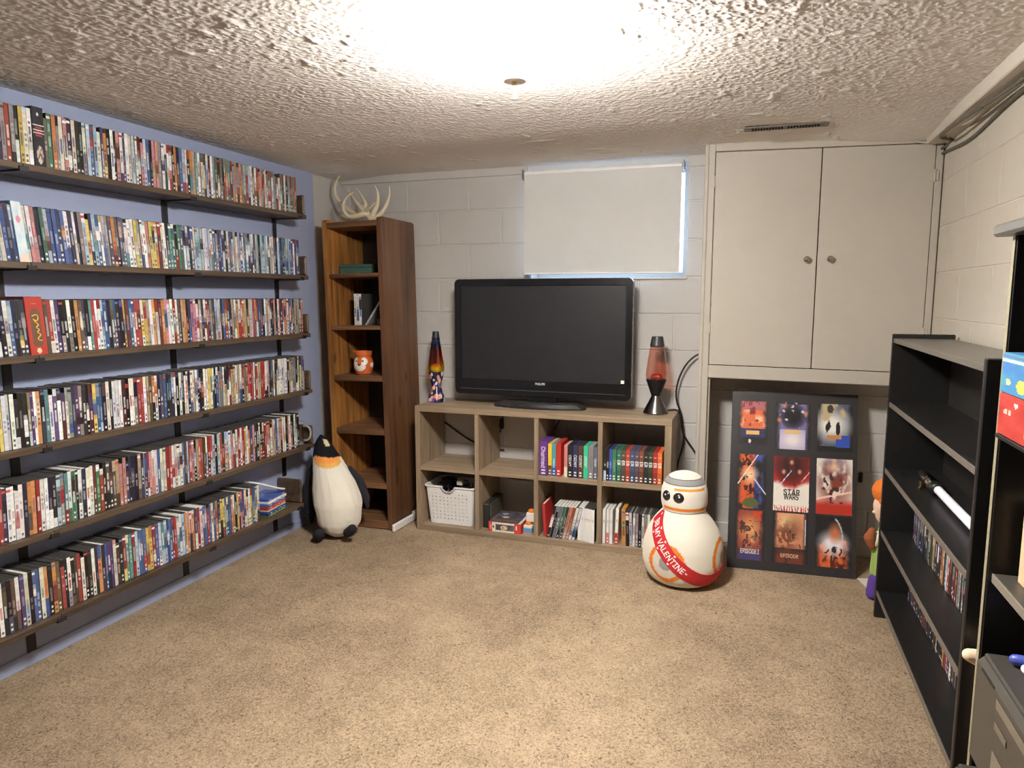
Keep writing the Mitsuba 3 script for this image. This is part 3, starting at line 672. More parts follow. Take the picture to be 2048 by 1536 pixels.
def spined(name, o, u, n, w, h, d, code, R, label, cat, group=None, lean_=0.0, case='k', text=None, ink=(236, 236, 236), cols=None, tx=0.5, th=None):
    """one case with a printed spine; o is its foot's left front corner seen by the viewer"""
    key = thing(name, label, cat, group)
    v, f = case_local(w, h, d, lean_)
    flip = lambda f: f
    put(key + '__case', mesh_of(to_world(v, o, u, n), f), CASES[case] if case in CASES else case)
    sv, sf, sc = spine_mesh(spine_cols(code, R) if cols is None else cols, w * 0.96, h * 0.985, lean_)
    sv[:, 0] += w * 0.02; sv[:, 1] += h * 0.0075
    put(key + '__spine', mesh_of(to_world(sv, o, u, n), sf), PRINT, color=lin(sc))
    if text:
        th = th or w * 0.52
        m = meshkit.text_mesh(text, th, 0.0004, True); tv = np.array(m.vertices)
        L = np.ptp(tv[:, 0]); s = min(1.0, 0.62 * h / L); tv[:, 0] = (tv[:, 0] - tv[:, 0].min()) * s
        y = h * tx + L * s / 2 - tv[:, 0]; x = w * 0.5 - th / 2 + tv[:, 1]      # reads downwards
        lv = np.stack([x + y * lean_, y, 0.0003 + tv[:, 2]], -1)
        put(key + '__spine__title', mesh_of(to_world(lv, o, u, n), m.faces), solid(ink, 0.4), label='lettering ' + text)
    return key

# the six wall shelves: (right edge in mm from the frame's left edge at the spines, colour code)
SEQ = [
 'ew nw gk rr gk kw yu cc wc KK vk ek ok gk cw pc nw cw kr kg cg lb br ls wk uu oy ko wg kd pm wu um wo ck lb wl mh pl lw bl ky pa pr gw wu ec wr rw kr ow kd bw lr',
 'lb cw bu nr bl LL ct wp pr nb ek ll bs bl nb bo wb nw cw nk gk lw yo nl lt bb wy hb gg ss om sk ss sn ct wl cw yc gh wb wl pw yo yk oo mr cw wl ks tw ew kr eg sb wn',
 'wc nw nk wg bl nk ky nn RR dy rc wc uu kg kr wg kn od da ns kw tc rw wp wr lb bb nk vd bu ks kb oo mr bw wb rd rr cy yr gs wr oy wr mr ok pb wp wl rg wc da ao od kr nb',
 'kk yy wr hl wy kw ky kw vv ur wk oc nk tk wc uw ww um cc gb nl uk gk ks kw mu yb bb bl kd cc kg wl ww wr mk kr cw wc gk rr rk wc ao dk ok wo nk sk bn ky kb nl wr kn wc',
 'ee rr nk ww wp wp ww nk od oy rk cw ww nw kw ls gr tr we ek kk ww nk cw cc mk ew rw kd dk kd da ad po pc nk nk ns kp ad nk nb rw pr wp wc bl cc cr rk rw wr cp cg wk bw',
 'rk oy wo kd ks dk ww uk cc kv bw bl cy ob kk or dr rk kg wg kd dk rk cc kw kd wg nk ob kd bu un uw cp dk kd ry tc ts rr ly bl bb br yr yo rc bw lw tl lb bl bb rk rr tw']
RS = random.Random(77)
TAIL = ['wrkopcagmdvtlr', 'wlbnshlbwcugtk', 'wkrbncaowpldrg', 'wkwcgnrkbaywcr', 'wcprkbaclwdkor', 'brltycwokrbuwp']
LEANS = [(0.0, 0.0), (-0.10, 0.0), (-0.06, 0.0), (0.0, 0.02), (0.03, 0.0), (0.0, 0.0)]
EDGE_Y = [1.675, 1.645, 1.615, 1.588, 1.560, 1.530]
FACE_X = -2.345
LIM = 49
tail_parts, ORDN = [], lambda n: '%d%s' % (n, 'th' if 10 <= n % 100 <= 20 else {1: 'st', 2: 'nd', 3: 'rd'}.get(n % 10, 'th'))
for s, z in enumerate(SHELF_Z):
    seq = SEQ[s].split(); end = [3.262, 3.268, 3.268, 3.268, 3.200, 2.86][s]
    y, n, i = EDGE_Y[s] - 0.009 - 0.0150 * 14, 0, -14
    while y < end - 0.012:
        code = seq[i] if 0 <= i < len(seq) else RS.choice(TAIL[s]) + RS.choice(TAIL[s])
        w = RS.choice([0.0142, 0.0148, 0.0152, 0.0148, 0.0105]) if not code.isupper() else {'K': 0.041, 'L': 0.034, 'R': 0.064}[code[0]]
        h = 0.190 + RS.uniform(-0.002, 0.002) - (0.019 if RS.random() < 0.06 else 0) + (0.012 if code.isupper() else 0)
        d = 0.134 if not code.isupper() else 0.137
        f = min(1, max(0, (y - 1.5) / 1.7)); ln = LEANS[s][0] * (1 - f) + LEANS[s][1] * f
        xo = FACE_X + RS.uniform(-0.003, 0.001) + (0.004 if code.isupper() else 0)
        if s == 5: w *= 1.0
        o = (xo, y - (0 if ln >= 0 else 0), z + 0.0003)
        cse = 'k' if RS.random() < 0.9 else ('w' if s in (4, 5) else 'g')
        if 0 <= i < LIM:
            n += 1
            if code.isupper():
                big = {'K': ('boxed_set', 'thick black boxed set with white figure print on the top wall shelf', 'boxed set'), 'L': ('boxed_set', 'wide pale blue and white boxed set on the second wall shelf', 'boxed set'),
                       'R': ('boxed_set', 'wide red boxed set with gold lettering on the third wall shelf', 'boxed set')}[code[0]]
                key = thing(*big)
                v, fc = case_local(w, h, d, ln); put(key + '__case', mesh_of(to_world(v, o, (0, 1, 0), (1, 0, 0)), fc), solid({'K': (30, 28, 34), 'L': (150, 184, 214), 'R': (150, 52, 44)}[code[0]], 0.5))
                R_, C_ = 60, 20
                yy, xx = np.meshgrid(np.linspace(0, 1, R_), np.linspace(-1, 1, C_), indexing='ij')
                if code[0] == 'R':
                    g = np.tile(np.array((172, 62, 52.)), (R_, C_, 1))
                    oval = (np.abs(xx) / 0.66) ** 4 + (np.abs(yy - 0.47) / 0.33) ** 6 < 1; g[oval] = (104, 78, 62)
                    g[(np.abs(xx) < 0.35) & (np.abs(yy - 0.90) < 0.012)] = (196, 120, 80)
                    g[(xx ** 2 + ((yy - 0.06) * 3) ** 2 * 4 < 0.09)] = (230, 200, 160)
                elif code[0] == 'K':
                    g = np.tile(np.array((38, 36, 44.)), (R_, C_, 1))
                    for q, c in ((0.71, (210, 210, 214)), (0.63, (214, 210, 210)), (0.57, (200, 190, 190))): g[np.abs(yy - q) < 0.010] = c
                    g[(np.abs(xx) < 0.6) & ((np.abs(yy - 0.67) < 0.02) | (np.abs(yy - 0.60) < 0.015) | (np.abs(yy - 0.53) < 0.015))] = (150, 60, 56)
                    fig = (xx / 0.62) ** 2 + ((yy - 0.20) / 0.16) ** 2 < 1; g[fig] = (196, 186, 176); g[fig & (meshkit.noise(np.stack([xx * 4, yy * 20, 0 * xx], -1), 3) > 0.6)] = (120, 96, 84)
                    g[(np.abs(xx) < 0.25) & (np.abs(yy - 0.90) < 0.02)] = (200, 200, 204)
                else:
                    nz_ = meshkit.fbm(np.stack([xx * 1.6, yy * 7, 0 * xx], -1), 3, 8)[..., None]
                    g = np.array((176, 206, 226.)) * nz_ + np.array((236, 232, 226.)) * (1 - nz_); g[((yy - 0.72) / 0.06) ** 2 + (xx / 0.5) ** 2 < 1] = (210, 140, 160); g[yy < 0.12] = (232, 206, 190)
                m, colr = grid_print(g, (0, 0, 0), (1, 0, 0), (0, 1, 0)); v = np.array(m.vertices); v[:, 0] = v[:, 0] * w * 0.96 + w * 0.02; v[:, 1] *= h * 0.985; v[:, 0] += v[:, 1] * ln
                put(key + '__spine', mesh_of(to_world(v, o, (0, 1, 0), (1, 0, 0)), m.faces), PRINT, color=colr)
                if code[0] == 'R':
                    pts = np.array([(0.30, 0.66), (0.62, 0.62), (0.50, 0.585), (0.36, 0.615), (0.50, 0.55), (0.60, 0.51), (0.48, 0.47), (0.62, 0.43), (0.50, 0.385), (0.66, 0.35), (0.55, 0.30), (0.72, 0.24)])
                    tv = spline(np.c_[pts[:, 0] * w, pts[:, 1] * h, np.full(len(pts), 0.0006)], 60)
                    mm = tube(tv, 0.0022, 6); v = np.array(mm.vertices); v[:, 0] += v[:, 1] * ln
                    put(key + '__spine__script', mesh_of(to_world(v, o, (0, 1, 0), (1, 0, 0)), mm.faces), solid((232, 180, 84), 0.4), smooth=True, label='gold script')
            else:
                a, b = CNAME[code[0]], CNAME[code[1]]
                lab = '%s DVD spine, %s from the photo\'s left edge, %s wall shelf' % (a if a == b else a + ' and ' + b, ORDN(n), ORD[s])
                spined('dvd_case', o, (0, 1, 0), (1, 0, 0), w, h, d, code.lower(), RS, lab, 'DVD case', 'DVD cases on the wall shelves', ln, cse)
        else:
            v, fc = case_local(w, h, d, ln)
            cc = {'k': (66, 64, 62), 'w': (222, 220, 214), 'g': (120, 118, 114)}[cse]
            sv, sf, sc = spine_mesh(spine_cols(code.lower(), RS, 20), w * 0.96, h * 0.985, ln); sv[:, 0] += w * 0.02; sv[:, 1] += h * 0.0075
            tail_parts.append((to_world(v, o, (0, 1, 0), (1, 0, 0)), fc, np.tile(np.array(cc, float), (len(v), 1))))
            tail_parts.append((to_world(sv, o, (0, 1, 0), (1, 0, 0)), sf, sc))
        y += w + 0.0004 + (0.002 if RS.random() < 0.05 else 0); i += 1
nv = np.cumsum([0] + [len(v) for v, f, c in tail_parts])
put('dvd_cases', mesh_of(np.vstack([v for v, f, c in tail_parts]), np.vstack([f + nv[q] for q, (v, f, c) in enumerate(tail_parts)])), PRINT, color=lin(np.vstack([c for v, f, c in tail_parts])),
    label='remaining DVD cases packed along the far halves of the six wall shelves', cat='DVD cases', kind='stuff')

# ------------------------------------------------------------------ cube shelf: boxed sets and game cases
UX, NX = (1, 0, 0), (0, -1, 0)
def cols_plain(code, R, rows=22, foot=True):
    g = np.tile(jitter(PAL[code[0]], R, 8), (rows, 3, 1))
    if len(code) > 1: g[: rows // 3] = jitter(PAL[code[1]], R, 8)
    if foot: g[1, 1] = (225, 225, 222); g[3, 1] = (225, 225, 222)
    return g
R = random.Random(5)
YS = 3.600
PUR, YEL, BLU, RED = (98, 52, 132), (216, 176, 74), (70, 150, 186), (196, 56, 50)
def boxed(x0, x1, h, d, c, code, label, text=None, ink=(236, 236, 236), tx=0.5, y=YS, z=Z_UP, cols=None, group=None, th=None, ln=0.0, case=None):
    return spined('boxed_set' if group is None or 'set' in group else 'game_case', (x0, y, z), UX, NX, x1 - x0, h, d, code, R, label, 'boxed set' if group is None or 'set' in group else 'game case', group, ln, case or solid(c, 0.4), text, ink,
                  cols if cols is not None else cols_plain(code, R), tx, th)
boxed(-1.073, -1.028, 0.190, 0.20, PUR, 'u', 'purple boxed set, first in the third upper cube', 'Charmed', (226, 200, 236), 0.55, 3.592)
boxed(-1.026, -1.004, 0.180, 0.18, (200, 180, 120), 'yd', 'yellow boxed set between the purple and blue ones', None, z=Z_UP)
boxed(-1.002, -0.981, 0.178, 0.18, (120, 150, 170), 'tb', 'blue boxed set between the yellow and red ones', 'Friends', (190, 226, 236), 0.4)
boxed(-0.979, -0.953, 0.186, 0.20, RED, 'rr', 'red boxed set with a glossy sleeve in the third upper cube', None)
boxed(-0.935, -0.916, 0.178, 0.13, (200, 160, 150), 'pc', 'pink and cream boxed set beside the red one', None)
SETS = [(-0.914, -0.888, (40, 40, 48), 'k', 'black'), (-0.886, -0.858, (50, 50, 88), 'n', 'navy'), (-0.856, -0.829, (60, 46, 40), 'd', 'dark brown'), (-0.827, -0.802, (60, 190, 150), 'tt', 'bright teal green'),
        (-0.800, -0.773, (150, 156, 152), 'g', 'silver grey'), (-0.771, -0.751, (70, 72, 80), 's', 'slate grey')]
PAL['t2'] = (60, 190, 150)
for x0, x1, c, code, nm in SETS:
    boxed(x0, x1, 0.180, 0.14, c, code, '%s crime series boxed set in the third upper cube' % nm, 'CSI:NY', (228, 228, 230) if code != 'g' else (110, 112, 110), 0.52, cols=np.tile(np.array(c, float), (22, 3, 1)) if code == 'tt' else None, group='crime series boxed sets')
boxed(-0.716, -0.702, 0.172, 0.14, (60, 50, 56), 'kl', 'black, white and blue slim boxed set, first in the fourth upper cube', 'NY', group='crime series boxed sets')
boxed(-0.701, -0.687, 0.174, 0.14, (36, 34, 40), 'k', 'slim black boxed set, second in the fourth upper cube', 'CSI:NY', group='crime series boxed sets')
boxed(-0.686, -0.671, 0.174, 0.14, (56, 66, 130), 'b', 'slim blue boxed set, third in the fourth upper cube', 'CSI:NY', (150, 180, 230), group='crime series boxed sets')
boxed(-0.670, -0.648, 0.172, 0.16, (70, 96, 84), 'e', 'grey-green boxed set left of the hospital series row', 'COUNTY', (150, 170, 150), group='hospital series boxed sets')
ER = [((52, 110, 92), 'dark green'), ((88, 74, 66), 'grey-brown'), ((176, 70, 54), 'brick red'), ((66, 84, 120), 'steel blue'), ((92, 76, 92), 'mauve grey'), ((122, 76, 56), 'rust brown'), ((46, 44, 54), 'near black'), ((54, 66, 44), 'dark olive'), ((168, 52, 54), 'crimson'), ((228, 116, 60), 'orange')]
for k, (c, nm) in enumerate(ER):
    x0 = -0.646 + 0.02385 * k; g = np.tile(np.array(c, float), (22, 3, 1)); g[:8] = g[:8] * 0.85; g[1, 1] = g[3, 1] = (225, 225, 222); g[18, 1] = np.array(c) * 0.5 + 110
    boxed(x0, x0 + 0.0230, 0.172, 0.16, c, 'k', '%s boxed set lettered ER in the fourth upper cube' % nm, 'ER', (240, 240, 238), 0.60, cols=g, group='hospital series boxed sets', th=0.0165)

# lower third and fourth cubes: book and game cases, some leaning
zl = Z_LO
key = thing('book', 'thin red book leaning in the third lower cube', 'book')
v, f = case_local(0.016, 0.185, 0.16, -0.06); o = (-1.048, 3.60, zl)
put(key + '__cover', mesh_of(to_world(v, o, UX, NX), f), solid((186, 52, 52), 0.5))
v, f = case_local(0.011, 0.176, 0.15, -0.06); v = v + [0.0025 - 0.0006, 0.0092, -0.006]
put(key + '__pages', mesh_of(to_world(v, o, UX, NX), f), solid((222, 210, 180), 0.8), label='pale page edges')
G = [(-1.030, 'kw', 'black'), (-1.012, 'ks', 'black'), (-0.994, 'sl', 'blue-grey'), (-0.976, 'ek', 'dark green'), (-0.958, 'kd', 'dark brown'), (-0.940, 'oa', 'gold and orange'), (-0.922, 'rp', 'red'), (-0.904, 'ww', 'white'), (-0.886, 'wb', 'white')]
for k, (x, code, nm) in enumerate(G):
    boxed(x, x + 0.0155, 0.186, 0.13, (150, 148, 140), code, '%s leaning game case, %s after the red book' % (nm, ORDN(k + 1)), group='cases in the third lower cube', y=3.592, z=zl, ln=0.24, cols=spine_cols(code, R), case='w' if k < 7 else 'k')
for k in range(6):
    x = -0.856 + 0.0170 * k
    boxed(x, x + 0.0160, 0.190, 0.132, (226, 224, 220), 'ww', 'white upright game case, %s right of the leaning row' % ORDN(k + 1), group='cases in the third lower cube', y=3.602 - 0.006 * k, z=zl, ln=0.03 if k < 3 else 0, case='w' if k < 2 else 'k', text='WII', ink=(120, 120, 126), tx=0.66, th=0.006)
H = [(-0.716, 0.016, 0.190, 'ww', 'white', 'w', 'WII'), (-0.696, 0.016, 0.190, 'wp', 'white and pink', 'w', 'WII'), (-0.678, 0.016, 0.190, 'ww', 'white', 'w', 'WII'), (-0.650, 0.017, 0.204, 'wr', 'taller white', 'w', 'WII'), (-0.610, 0.022, 0.200, 'oo', 'gold', solid((204, 140, 54), 0.4), None), (-0.587, 0.017, 0.186, 'kw', 'black', 'k', None),
     (-0.568, 0.014, 0.186, 'wl', 'white and blue', 'g', None), (-0.553, 0.013, 0.186, 'wh', 'white', 'g', None), (-0.538, 0.0145, 0.186, 'gs', 'grey', 'k', None), (-0.522, 0.016, 0.186, 'ko', 'black and orange', 'k', None), (-0.505, 0.012, 0.186, 'cw', 'cream', 'g', None), (-0.492, 0.015, 0.186, 'ga', 'grey-brown', 'k', None),
     (-0.476, 0.014, 0.186, 'wc', 'white', 'g', None), (-0.461, 0.015, 0.186, 'dk', 'brown', 'k', None), (-0.445, 0.015, 0.186, 'rm', 'dark red', 'k', None)]
for k, (x, w, h, code, nm, cs, tx_) in enumerate(H):
    boxed(x, x + w, h, 0.135, (200, 200, 200), code, '%s game case, %s from the left in the fourth lower cube' % (nm, ORDN(k + 1)), group='cases in the fourth lower cube', y=3.598, z=zl, ln=0.025 if k == 3 else (-0.03 if k in (4, 5, 6) else 0.0), cols=spine_cols(code, R) if k > 3 else None, case=cs, text=tx_, ink=(130, 110, 116), tx=0.66, th=0.006)

# white basket of cables in the lower left cube
t = thing('basket', 'white perforated plastic basket of cables in the lower left cube', 'basket')
def hull(a, b):
    return m3.Manifold.batch_hull([a, b])
def slab(x0, x1, y0, y1, z, r=0.02):
    c = [(x0 + r, y0 + r), (x1 - r, y0 + r), (x1 - r, y1 - r), (x0 + r, y1 - r)]
    return m3.Manifold.batch_hull([m3.Manifold.cylinder(0.001, r, r, 16).translate([float(a), float(b), float(z)]) for a, b in c])
bx0, bx1, by0, by1 = -1.785, -1.465, 3.60, 3.84
bz0, bz1 = Z_LO + 0.0005, 0.262
outer = hull(slab(bx0 + 0.026, bx1 - 0.026, by0 + 0.02, by1 - 0.02, bz0), slab(bx0 + 0.006, bx1 - 0.006, by0 + 0.004, by1 - 0.004, bz1))
inner = hull(slab(bx0 + 0.029, bx1 - 0.029, by0 + 0.023, by1 - 0.023, bz0 + 0.003), slab(bx0 + 0.009, bx1 - 0.009, by0 + 0.007, by1 - 0.007, bz1 + 0.002))
holes = []
for i in range(10):
    for j in range(8):
        x = bx0 + 0.052 + i * 0.024; z = bz0 + 0.034 + j * 0.0215
        if j == 7 and 2 <= i <= 6: continue
        holes.append(m3.Manifold.cylinder(0.08, 0.0034, 0.0034, 8).rotate([90, 0, 0]).translate([x, by0 + 0.06, z]))
for i in range(7):
    for j in range(7):
        holes.append(m3.Manifold.cylinder(0.4, 0.0034, 0.0034, 8).rotate([0, 90, 0]).translate([bx1 - 0.06, by0 + 0.05 + i * 0.024, bz0 + 0.034 + j * 0.0215]))
holes.append(m3.Manifold.cylinder(0.08, 0.045, 0.045, 28).rotate([90, 0, 0]).translate([-1.63, by0 + 0.06, bz1 + 0.014]))
put(t + '__body', unman(outer - inner - m3.Manifold.batch_boolean(holes, m3.OpType.Add)), WHITEPLASTIC, smooth=25)
rim = slab(bx0, bx1, by0 - 0.002, by1 + 0.002, bz1 - 0.004).scale([1, 1, 1]) 
rim = m3.Manifold.batch_hull([slab(bx0, bx1, by0 - 0.002, by1 + 0.002, bz1 - 0.004), slab(bx0, bx1, by0 - 0.002, by1 + 0.002, bz1 + 0.003)])
rim = rim - hull(slab(bx0 + 0.0105, bx1 - 0.0105, by0 + 0.0085, by1 - 0.0085, bz1 - 0.02), slab(bx0 + 0.0105, bx1 - 0.0105, by0 + 0.0085, by1 - 0.0085, bz1 + 0.02)) - m3.Manifold.cylinder(0.08, 0.040, 0.040, 28).rotate([90, 0, 0]).translate([-1.63, by0 + 0.04, bz1 + 0.014])
put(t + '__rim', unman(rim), WHITEPLASTIC, smooth=25)
arc = [(-1.63 + 0.044 * math.cos(a), by0 - 0.001, bz1 + 0.014 + 0.044 * math.sin(a)) for a in np.linspace(PI * 1.08, PI * 1.92, 16)]
put(t + '__handle', tube(arc, 0.005, 8), solid((190, 190, 190), 0.4), smooth=True, label='rounded handle lip')
Rc = random.Random(12)
snarl, pale = [], []
for k in range(9):
    p = [(Rc.uniform(bx0 + 0.045, bx1 - 0.045), Rc.uniform(by0 + 0.035, by1 - 0.035), Rc.uniform(0.10, 0.27)) for _ in range(7)]
    (pale if k in (2, 6) else snarl).append(tube(np.clip(spline(p, 50), [bx0 + 0.035, by0 + 0.028, 0.05], [bx1 - 0.035, by1 - 0.028, 0.285]), 0.0042 if k < 6 else 0.003, 7))
put('tangled_cables', cat_(snarl), CORD, smooth=True, label='black cables heaped in the white basket', cat='cables', kind='stuff')
put('tangled_thin_cables', cat_(pale), solid((150, 150, 152), 0.5), smooth=True, label='thin grey cables looping over the heap in the white basket', cat='cables', kind='stuff')
put('power_adapter', cb(-1.60, -1.565, 3.655, 3.685, 0.262, 0.292, 0.004), solid((206, 204, 190), 0.5), label='pale square power adapter on top of the basket cables', cat='power adapter')
put('power_adapter', cb(-1.72, -1.64, 3.70, 3.77, 0.225, 0.285, 0.01), CORD, label='black block power adapter under the basket cables', cat='power adapter')

# lower second cube: dark console, boxed game, toy milk cartons
t = thing('game_console', 'dark upright console box left in the second lower cube', 'game console')
put(t + '__body', cb(-1.4235, -1.385, 3.63, 3.86, Z_LO + 0.0003, 0.182, 0.004), solid((40, 42, 40), 0.3))
put(t + '__cover', cb(-1.3848, -1.377, 3.64, 3.85, Z_LO + 0.004, 0.178, 0.003), solid((74, 74, 62), 0.35), label='olive side cover')
put(t + '__trim', cb(-1.423, -1.386, 3.627, 3.6298, 0.172, 0.178, 0.001), CHROME, label='chrome strip')
t = thing('board_game', 'flat red and white board game box in the second lower cube', 'game box')
gx0, gx1, gy0, gy1, gz0, gz1 = -1.372, -1.178, 3.585, 3.80, Z_LO + 0.0003, 0.092
put(t + '__box', cb(gx0, gx1, gy0, gy1, gz0, gz1, 0.001), solid((196, 66, 60), 0.5))
Rr, Cc = 16, 46
yy, xx = np.meshgrid(np.linspace(0, 1, Rr), np.linspace(0, 1, Cc), indexing='ij')
g = np.tile(np.array((226, 220, 200.)), (Rr, Cc, 1)); g[xx < 0.10] = (204, 70, 62); g[xx > 0.82] = (204, 70, 62)
pic = (xx > 0.22) & (xx < 0.82) & (yy > 0.14) & (yy < 0.86); nz_ = meshkit.fbm(np.stack([xx * 9, yy * 4, 0 * xx], -1), 3, 2)[..., None]
g[pic] = (np.array((40, 40, 56.)) * (1 - nz_) + np.array((150, 140, 140.)) * nz_)[pic]; g[((xx - 0.48) / 0.12) ** 2 + ((yy - 0.46) / 0.24) ** 2 < 1] = (214, 190, 150); g[((xx - 0.45) / 0.02) ** 2 + ((yy - 0.46) / 0.08) ** 2 < 1] = (60, 50, 40)
g[(np.abs(xx - 0.88) < 0.015) & (np.abs(yy - 0.6) < 0.25)] = (238, 220, 210); g[(np.abs(xx - 0.05) < 0.02) & (np.abs(yy - 0.5) < 0.3)] = (226, 150, 140); g[(np.abs(xx - 0.155) < 0.022) & (np.abs(yy - 0.5) < 0.14)] = (70, 74, 66)
m, c = grid_print(g, (gx0 + 0.001, gy0 - 0.0004, gz0 + 0.001), (gx1 - gx0 - 0.002, 0, 0), (0, 0, gz1 - gz0 - 0.002)); put(t + '__front_print', m, PRINT, color=c)
Rr, Cc = 34, 34
yy, xx = np.meshgrid(np.linspace(0, 1, Rr), np.linspace(0, 1, Cc), indexing='ij'); nz_ = meshkit.fbm(np.stack([xx * 5, yy * 5, 0 * xx], -1), 3, 6)[..., None]
g = np.array((52, 50, 66.)) * (1 - nz_) + np.array((120, 108, 106.)) * nz_; g[((xx - 0.36) / 0.12) ** 2 + ((yy - 0.46) / 0.07) ** 2 < 1] = (196, 180, 160); g[((xx - 0.24) / 0.10) ** 2 + ((yy - 0.74) / 0.08) ** 2 < 1] = (150, 160, 180); g[xx > 0.93] = (214, 210, 204)
g[(np.abs(yy - 0.18) < 0.06) & (xx > 0.1) & (xx < 0.85)] = (110, 88, 66)
m, c = grid_print(g, (gx0 + 0.001, gy0 + 0.001, gz1 + 0.0004), (gx1 - gx0 - 0.002, 0, 0), (0, gy1 - gy0 - 0.002, 0)); put(t + '__lid_print', m, PRINT, color=c)
for k, (x, y, z, lab) in enumerate(((-1.168, 3.60, Z_LO + 0.0003, 'lower blue and white toy carton with orange top beside the board game'), (-1.155, 3.61, 0.104, 'upper white toy carton with orange top stacked on the other'))):
    t = thing('toy_carton', lab, 'toy', 'stacked toy cartons')
    put(t + '__body', cb(x, x + 0.050, y, y + 0.05, z, z + 0.052, 0.003), solid((224, 222, 214), 0.5))
    if k == 0:
        put(t + '__band', cb(x - 0.0006, x + 0.0506, y - 0.0006, y + 0.0506, z + 0.012, z + 0.036, 0.0006), solid((90, 150, 186), 0.5), label='blue band')
        put(t + '__stripe', cb(x - 0.0006, x + 0.0506, y - 0.0006, y + 0.0506, z + 0.006, z + 0.0115, 0.0006), solid((190, 80, 100), 0.5), label='pink stripe')
    put(t + '__cap', lathe([(0.0005, 0), (0.019, 0), (0.019, 0.012), (0.012, 0.0168), (0.0005, 0.0168)], 20, (x + 0.025, y + 0.025, z + 0.0522)), solid((232, 128, 48), 0.5), smooth=30, label='round orange cap')

# ------------------------------------------------------------------ things in and on the tall bookcase
def antler(label, chains, dz=-0.026):
    put(thing('antler', label, 'antler', 'antlers on the tall bookcase'), blob([[((x, y, z + dz), r * 1.25) for (x, y, z), r in ch] for ch in chains], 0.008, 6), solid((214, 200, 172), 0.5), smooth=True)
def tine(pts, r0, r1, n=9):
    q = spline(pts, n); return [(tuple(p), r0 + (r1 - r0) * (k / (n - 1)) ** 1.2) for k, p in enumerate(q)]
antler('pale antler lying across the front of the tall bookcase top', [
    tine([(-2.095, 3.60, 1.839), (-2.13, 3.60, 1.871), (-2.186, 3.62, 1.918), (-2.254, 3.66, 1.981), (-2.293, 3.68, 2.017)], 0.0135, 0.0035),
    tine([(-2.095, 3.60, 1.836), (-2.081, 3.60, 1.861), (-2.053, 3.60, 1.91), (-2.045, 3.60, 1.97), (-2.063, 3.60, 2.017)], 0.0135, 0.003),
    tine([(-2.085, 3.60, 1.834), (-2.033, 3.61, 1.864), (-2.012, 3.63, 1.908), (-2.0, 3.65, 1.967), (-2.004, 3.66, 2.019)], 0.012, 0.003),
    tine([(-2.117, 3.60, 1.866), (-2.141, 3.58, 1.859), (-2.18, 3.57, 1.848), (-2.219, 3.56, 1.85), (-2.247, 3.56, 1.882), (-2.254, 3.57, 1.926), (-2.23, 3.57, 1.96), (-2.195, 3.58, 1.984)], 0.0135, 0.003, 14),
    tine([(-2.125, 3.59, 1.875), (-2.08, 3.57, 1.896), (-2.045, 3.56, 1.917)], 0.009, 0.003, 6)])
antler('antler with a bone base standing behind the front one', [
    tine([(-2.24, 3.70, 1.876), (-2.282, 3.70, 1.893), (-2.325, 3.71, 1.916), (-2.371, 3.71, 1.958), (-2.400, 3.71, 2.011), (-2.396, 3.71, 2.055), (-2.359, 3.70, 2.103)], 0.014, 0.003, 14),
    tine([(-2.24, 3.71, 1.88), (-2.247, 3.72, 1.905), (-2.205, 3.73, 1.925), (-2.22, 3.74, 1.963), (-2.253, 3.75, 2.009), (-2.293, 3.76, 2.043)], 0.013, 0.003, 12),
    [((-2.332, 3.67, 1.862), 0.014), ((-2.322, 3.66, 1.846), 0.016), ((-2.273, 3.67, 1.836), 0.012), ((-2.213, 3.68, 1.836), 0.011)],
    [((-2.273, 3.67, 1.838), 0.014), ((-2.24, 3.70, 1.876), 0.014)]])
TB = [z - 0.0 for z in TSH]
t = thing('storage_box', 'flat dark green box on the top shelf of the tall bookcase', 'box')
put(t + '__body', cb(-2.314, -2.103, 3.60, 3.76, 1.4960, 1.534, 0.003), solid((56, 84, 74), 0.6))
put(t + '__lid', cb(-2.316, -2.101, 3.598, 3.762, 1.5345, 1.553, 0.004), solid((58, 88, 78), 0.6))
put(t + '__clasp', cb(-2.195, -2.180, 3.596, 3.5995, 1.498, 1.505, 0.001), CHROME, label='small bright clasp')
Rt = random.Random(3)
def tcase(x, code, label, ln=0.0, case='w', h=0.185, y=3.60, w=0.016):
    spined('game_case', (x, y, 1.1968), UX, NX, w, h, 0.13, code, Rt, label, 'game case', 'cases in the tall bookcase', ln, case)
tcase(-2.222, 'cw', 'cream game case standing in the tall bookcase, left of its upright pair'); tcase(-2.205, 'wb', 'white and blue game case standing in the tall bookcase, second upright'); tcase(-2.188, 'wn', 'white and navy game case standing in the tall bookcase, third upright', case='k')
spined('game_case', (-2.152, 3.60, 1.1980), UX, NX, 0.014, 0.155, 0.12, 'hw', Rt, 'clear silver case leaning on the right side of the tall bookcase', 'game case', 'cases in the tall bookcase', 0.70, 'g')
put('small_box', cb(-2.086, -2.040, 3.62, 3.68, 1.1990, 1.235, 0.003), solid((96, 92, 88), 0.6), label='small grey box behind the leaning case in the tall bookcase', cat='box')
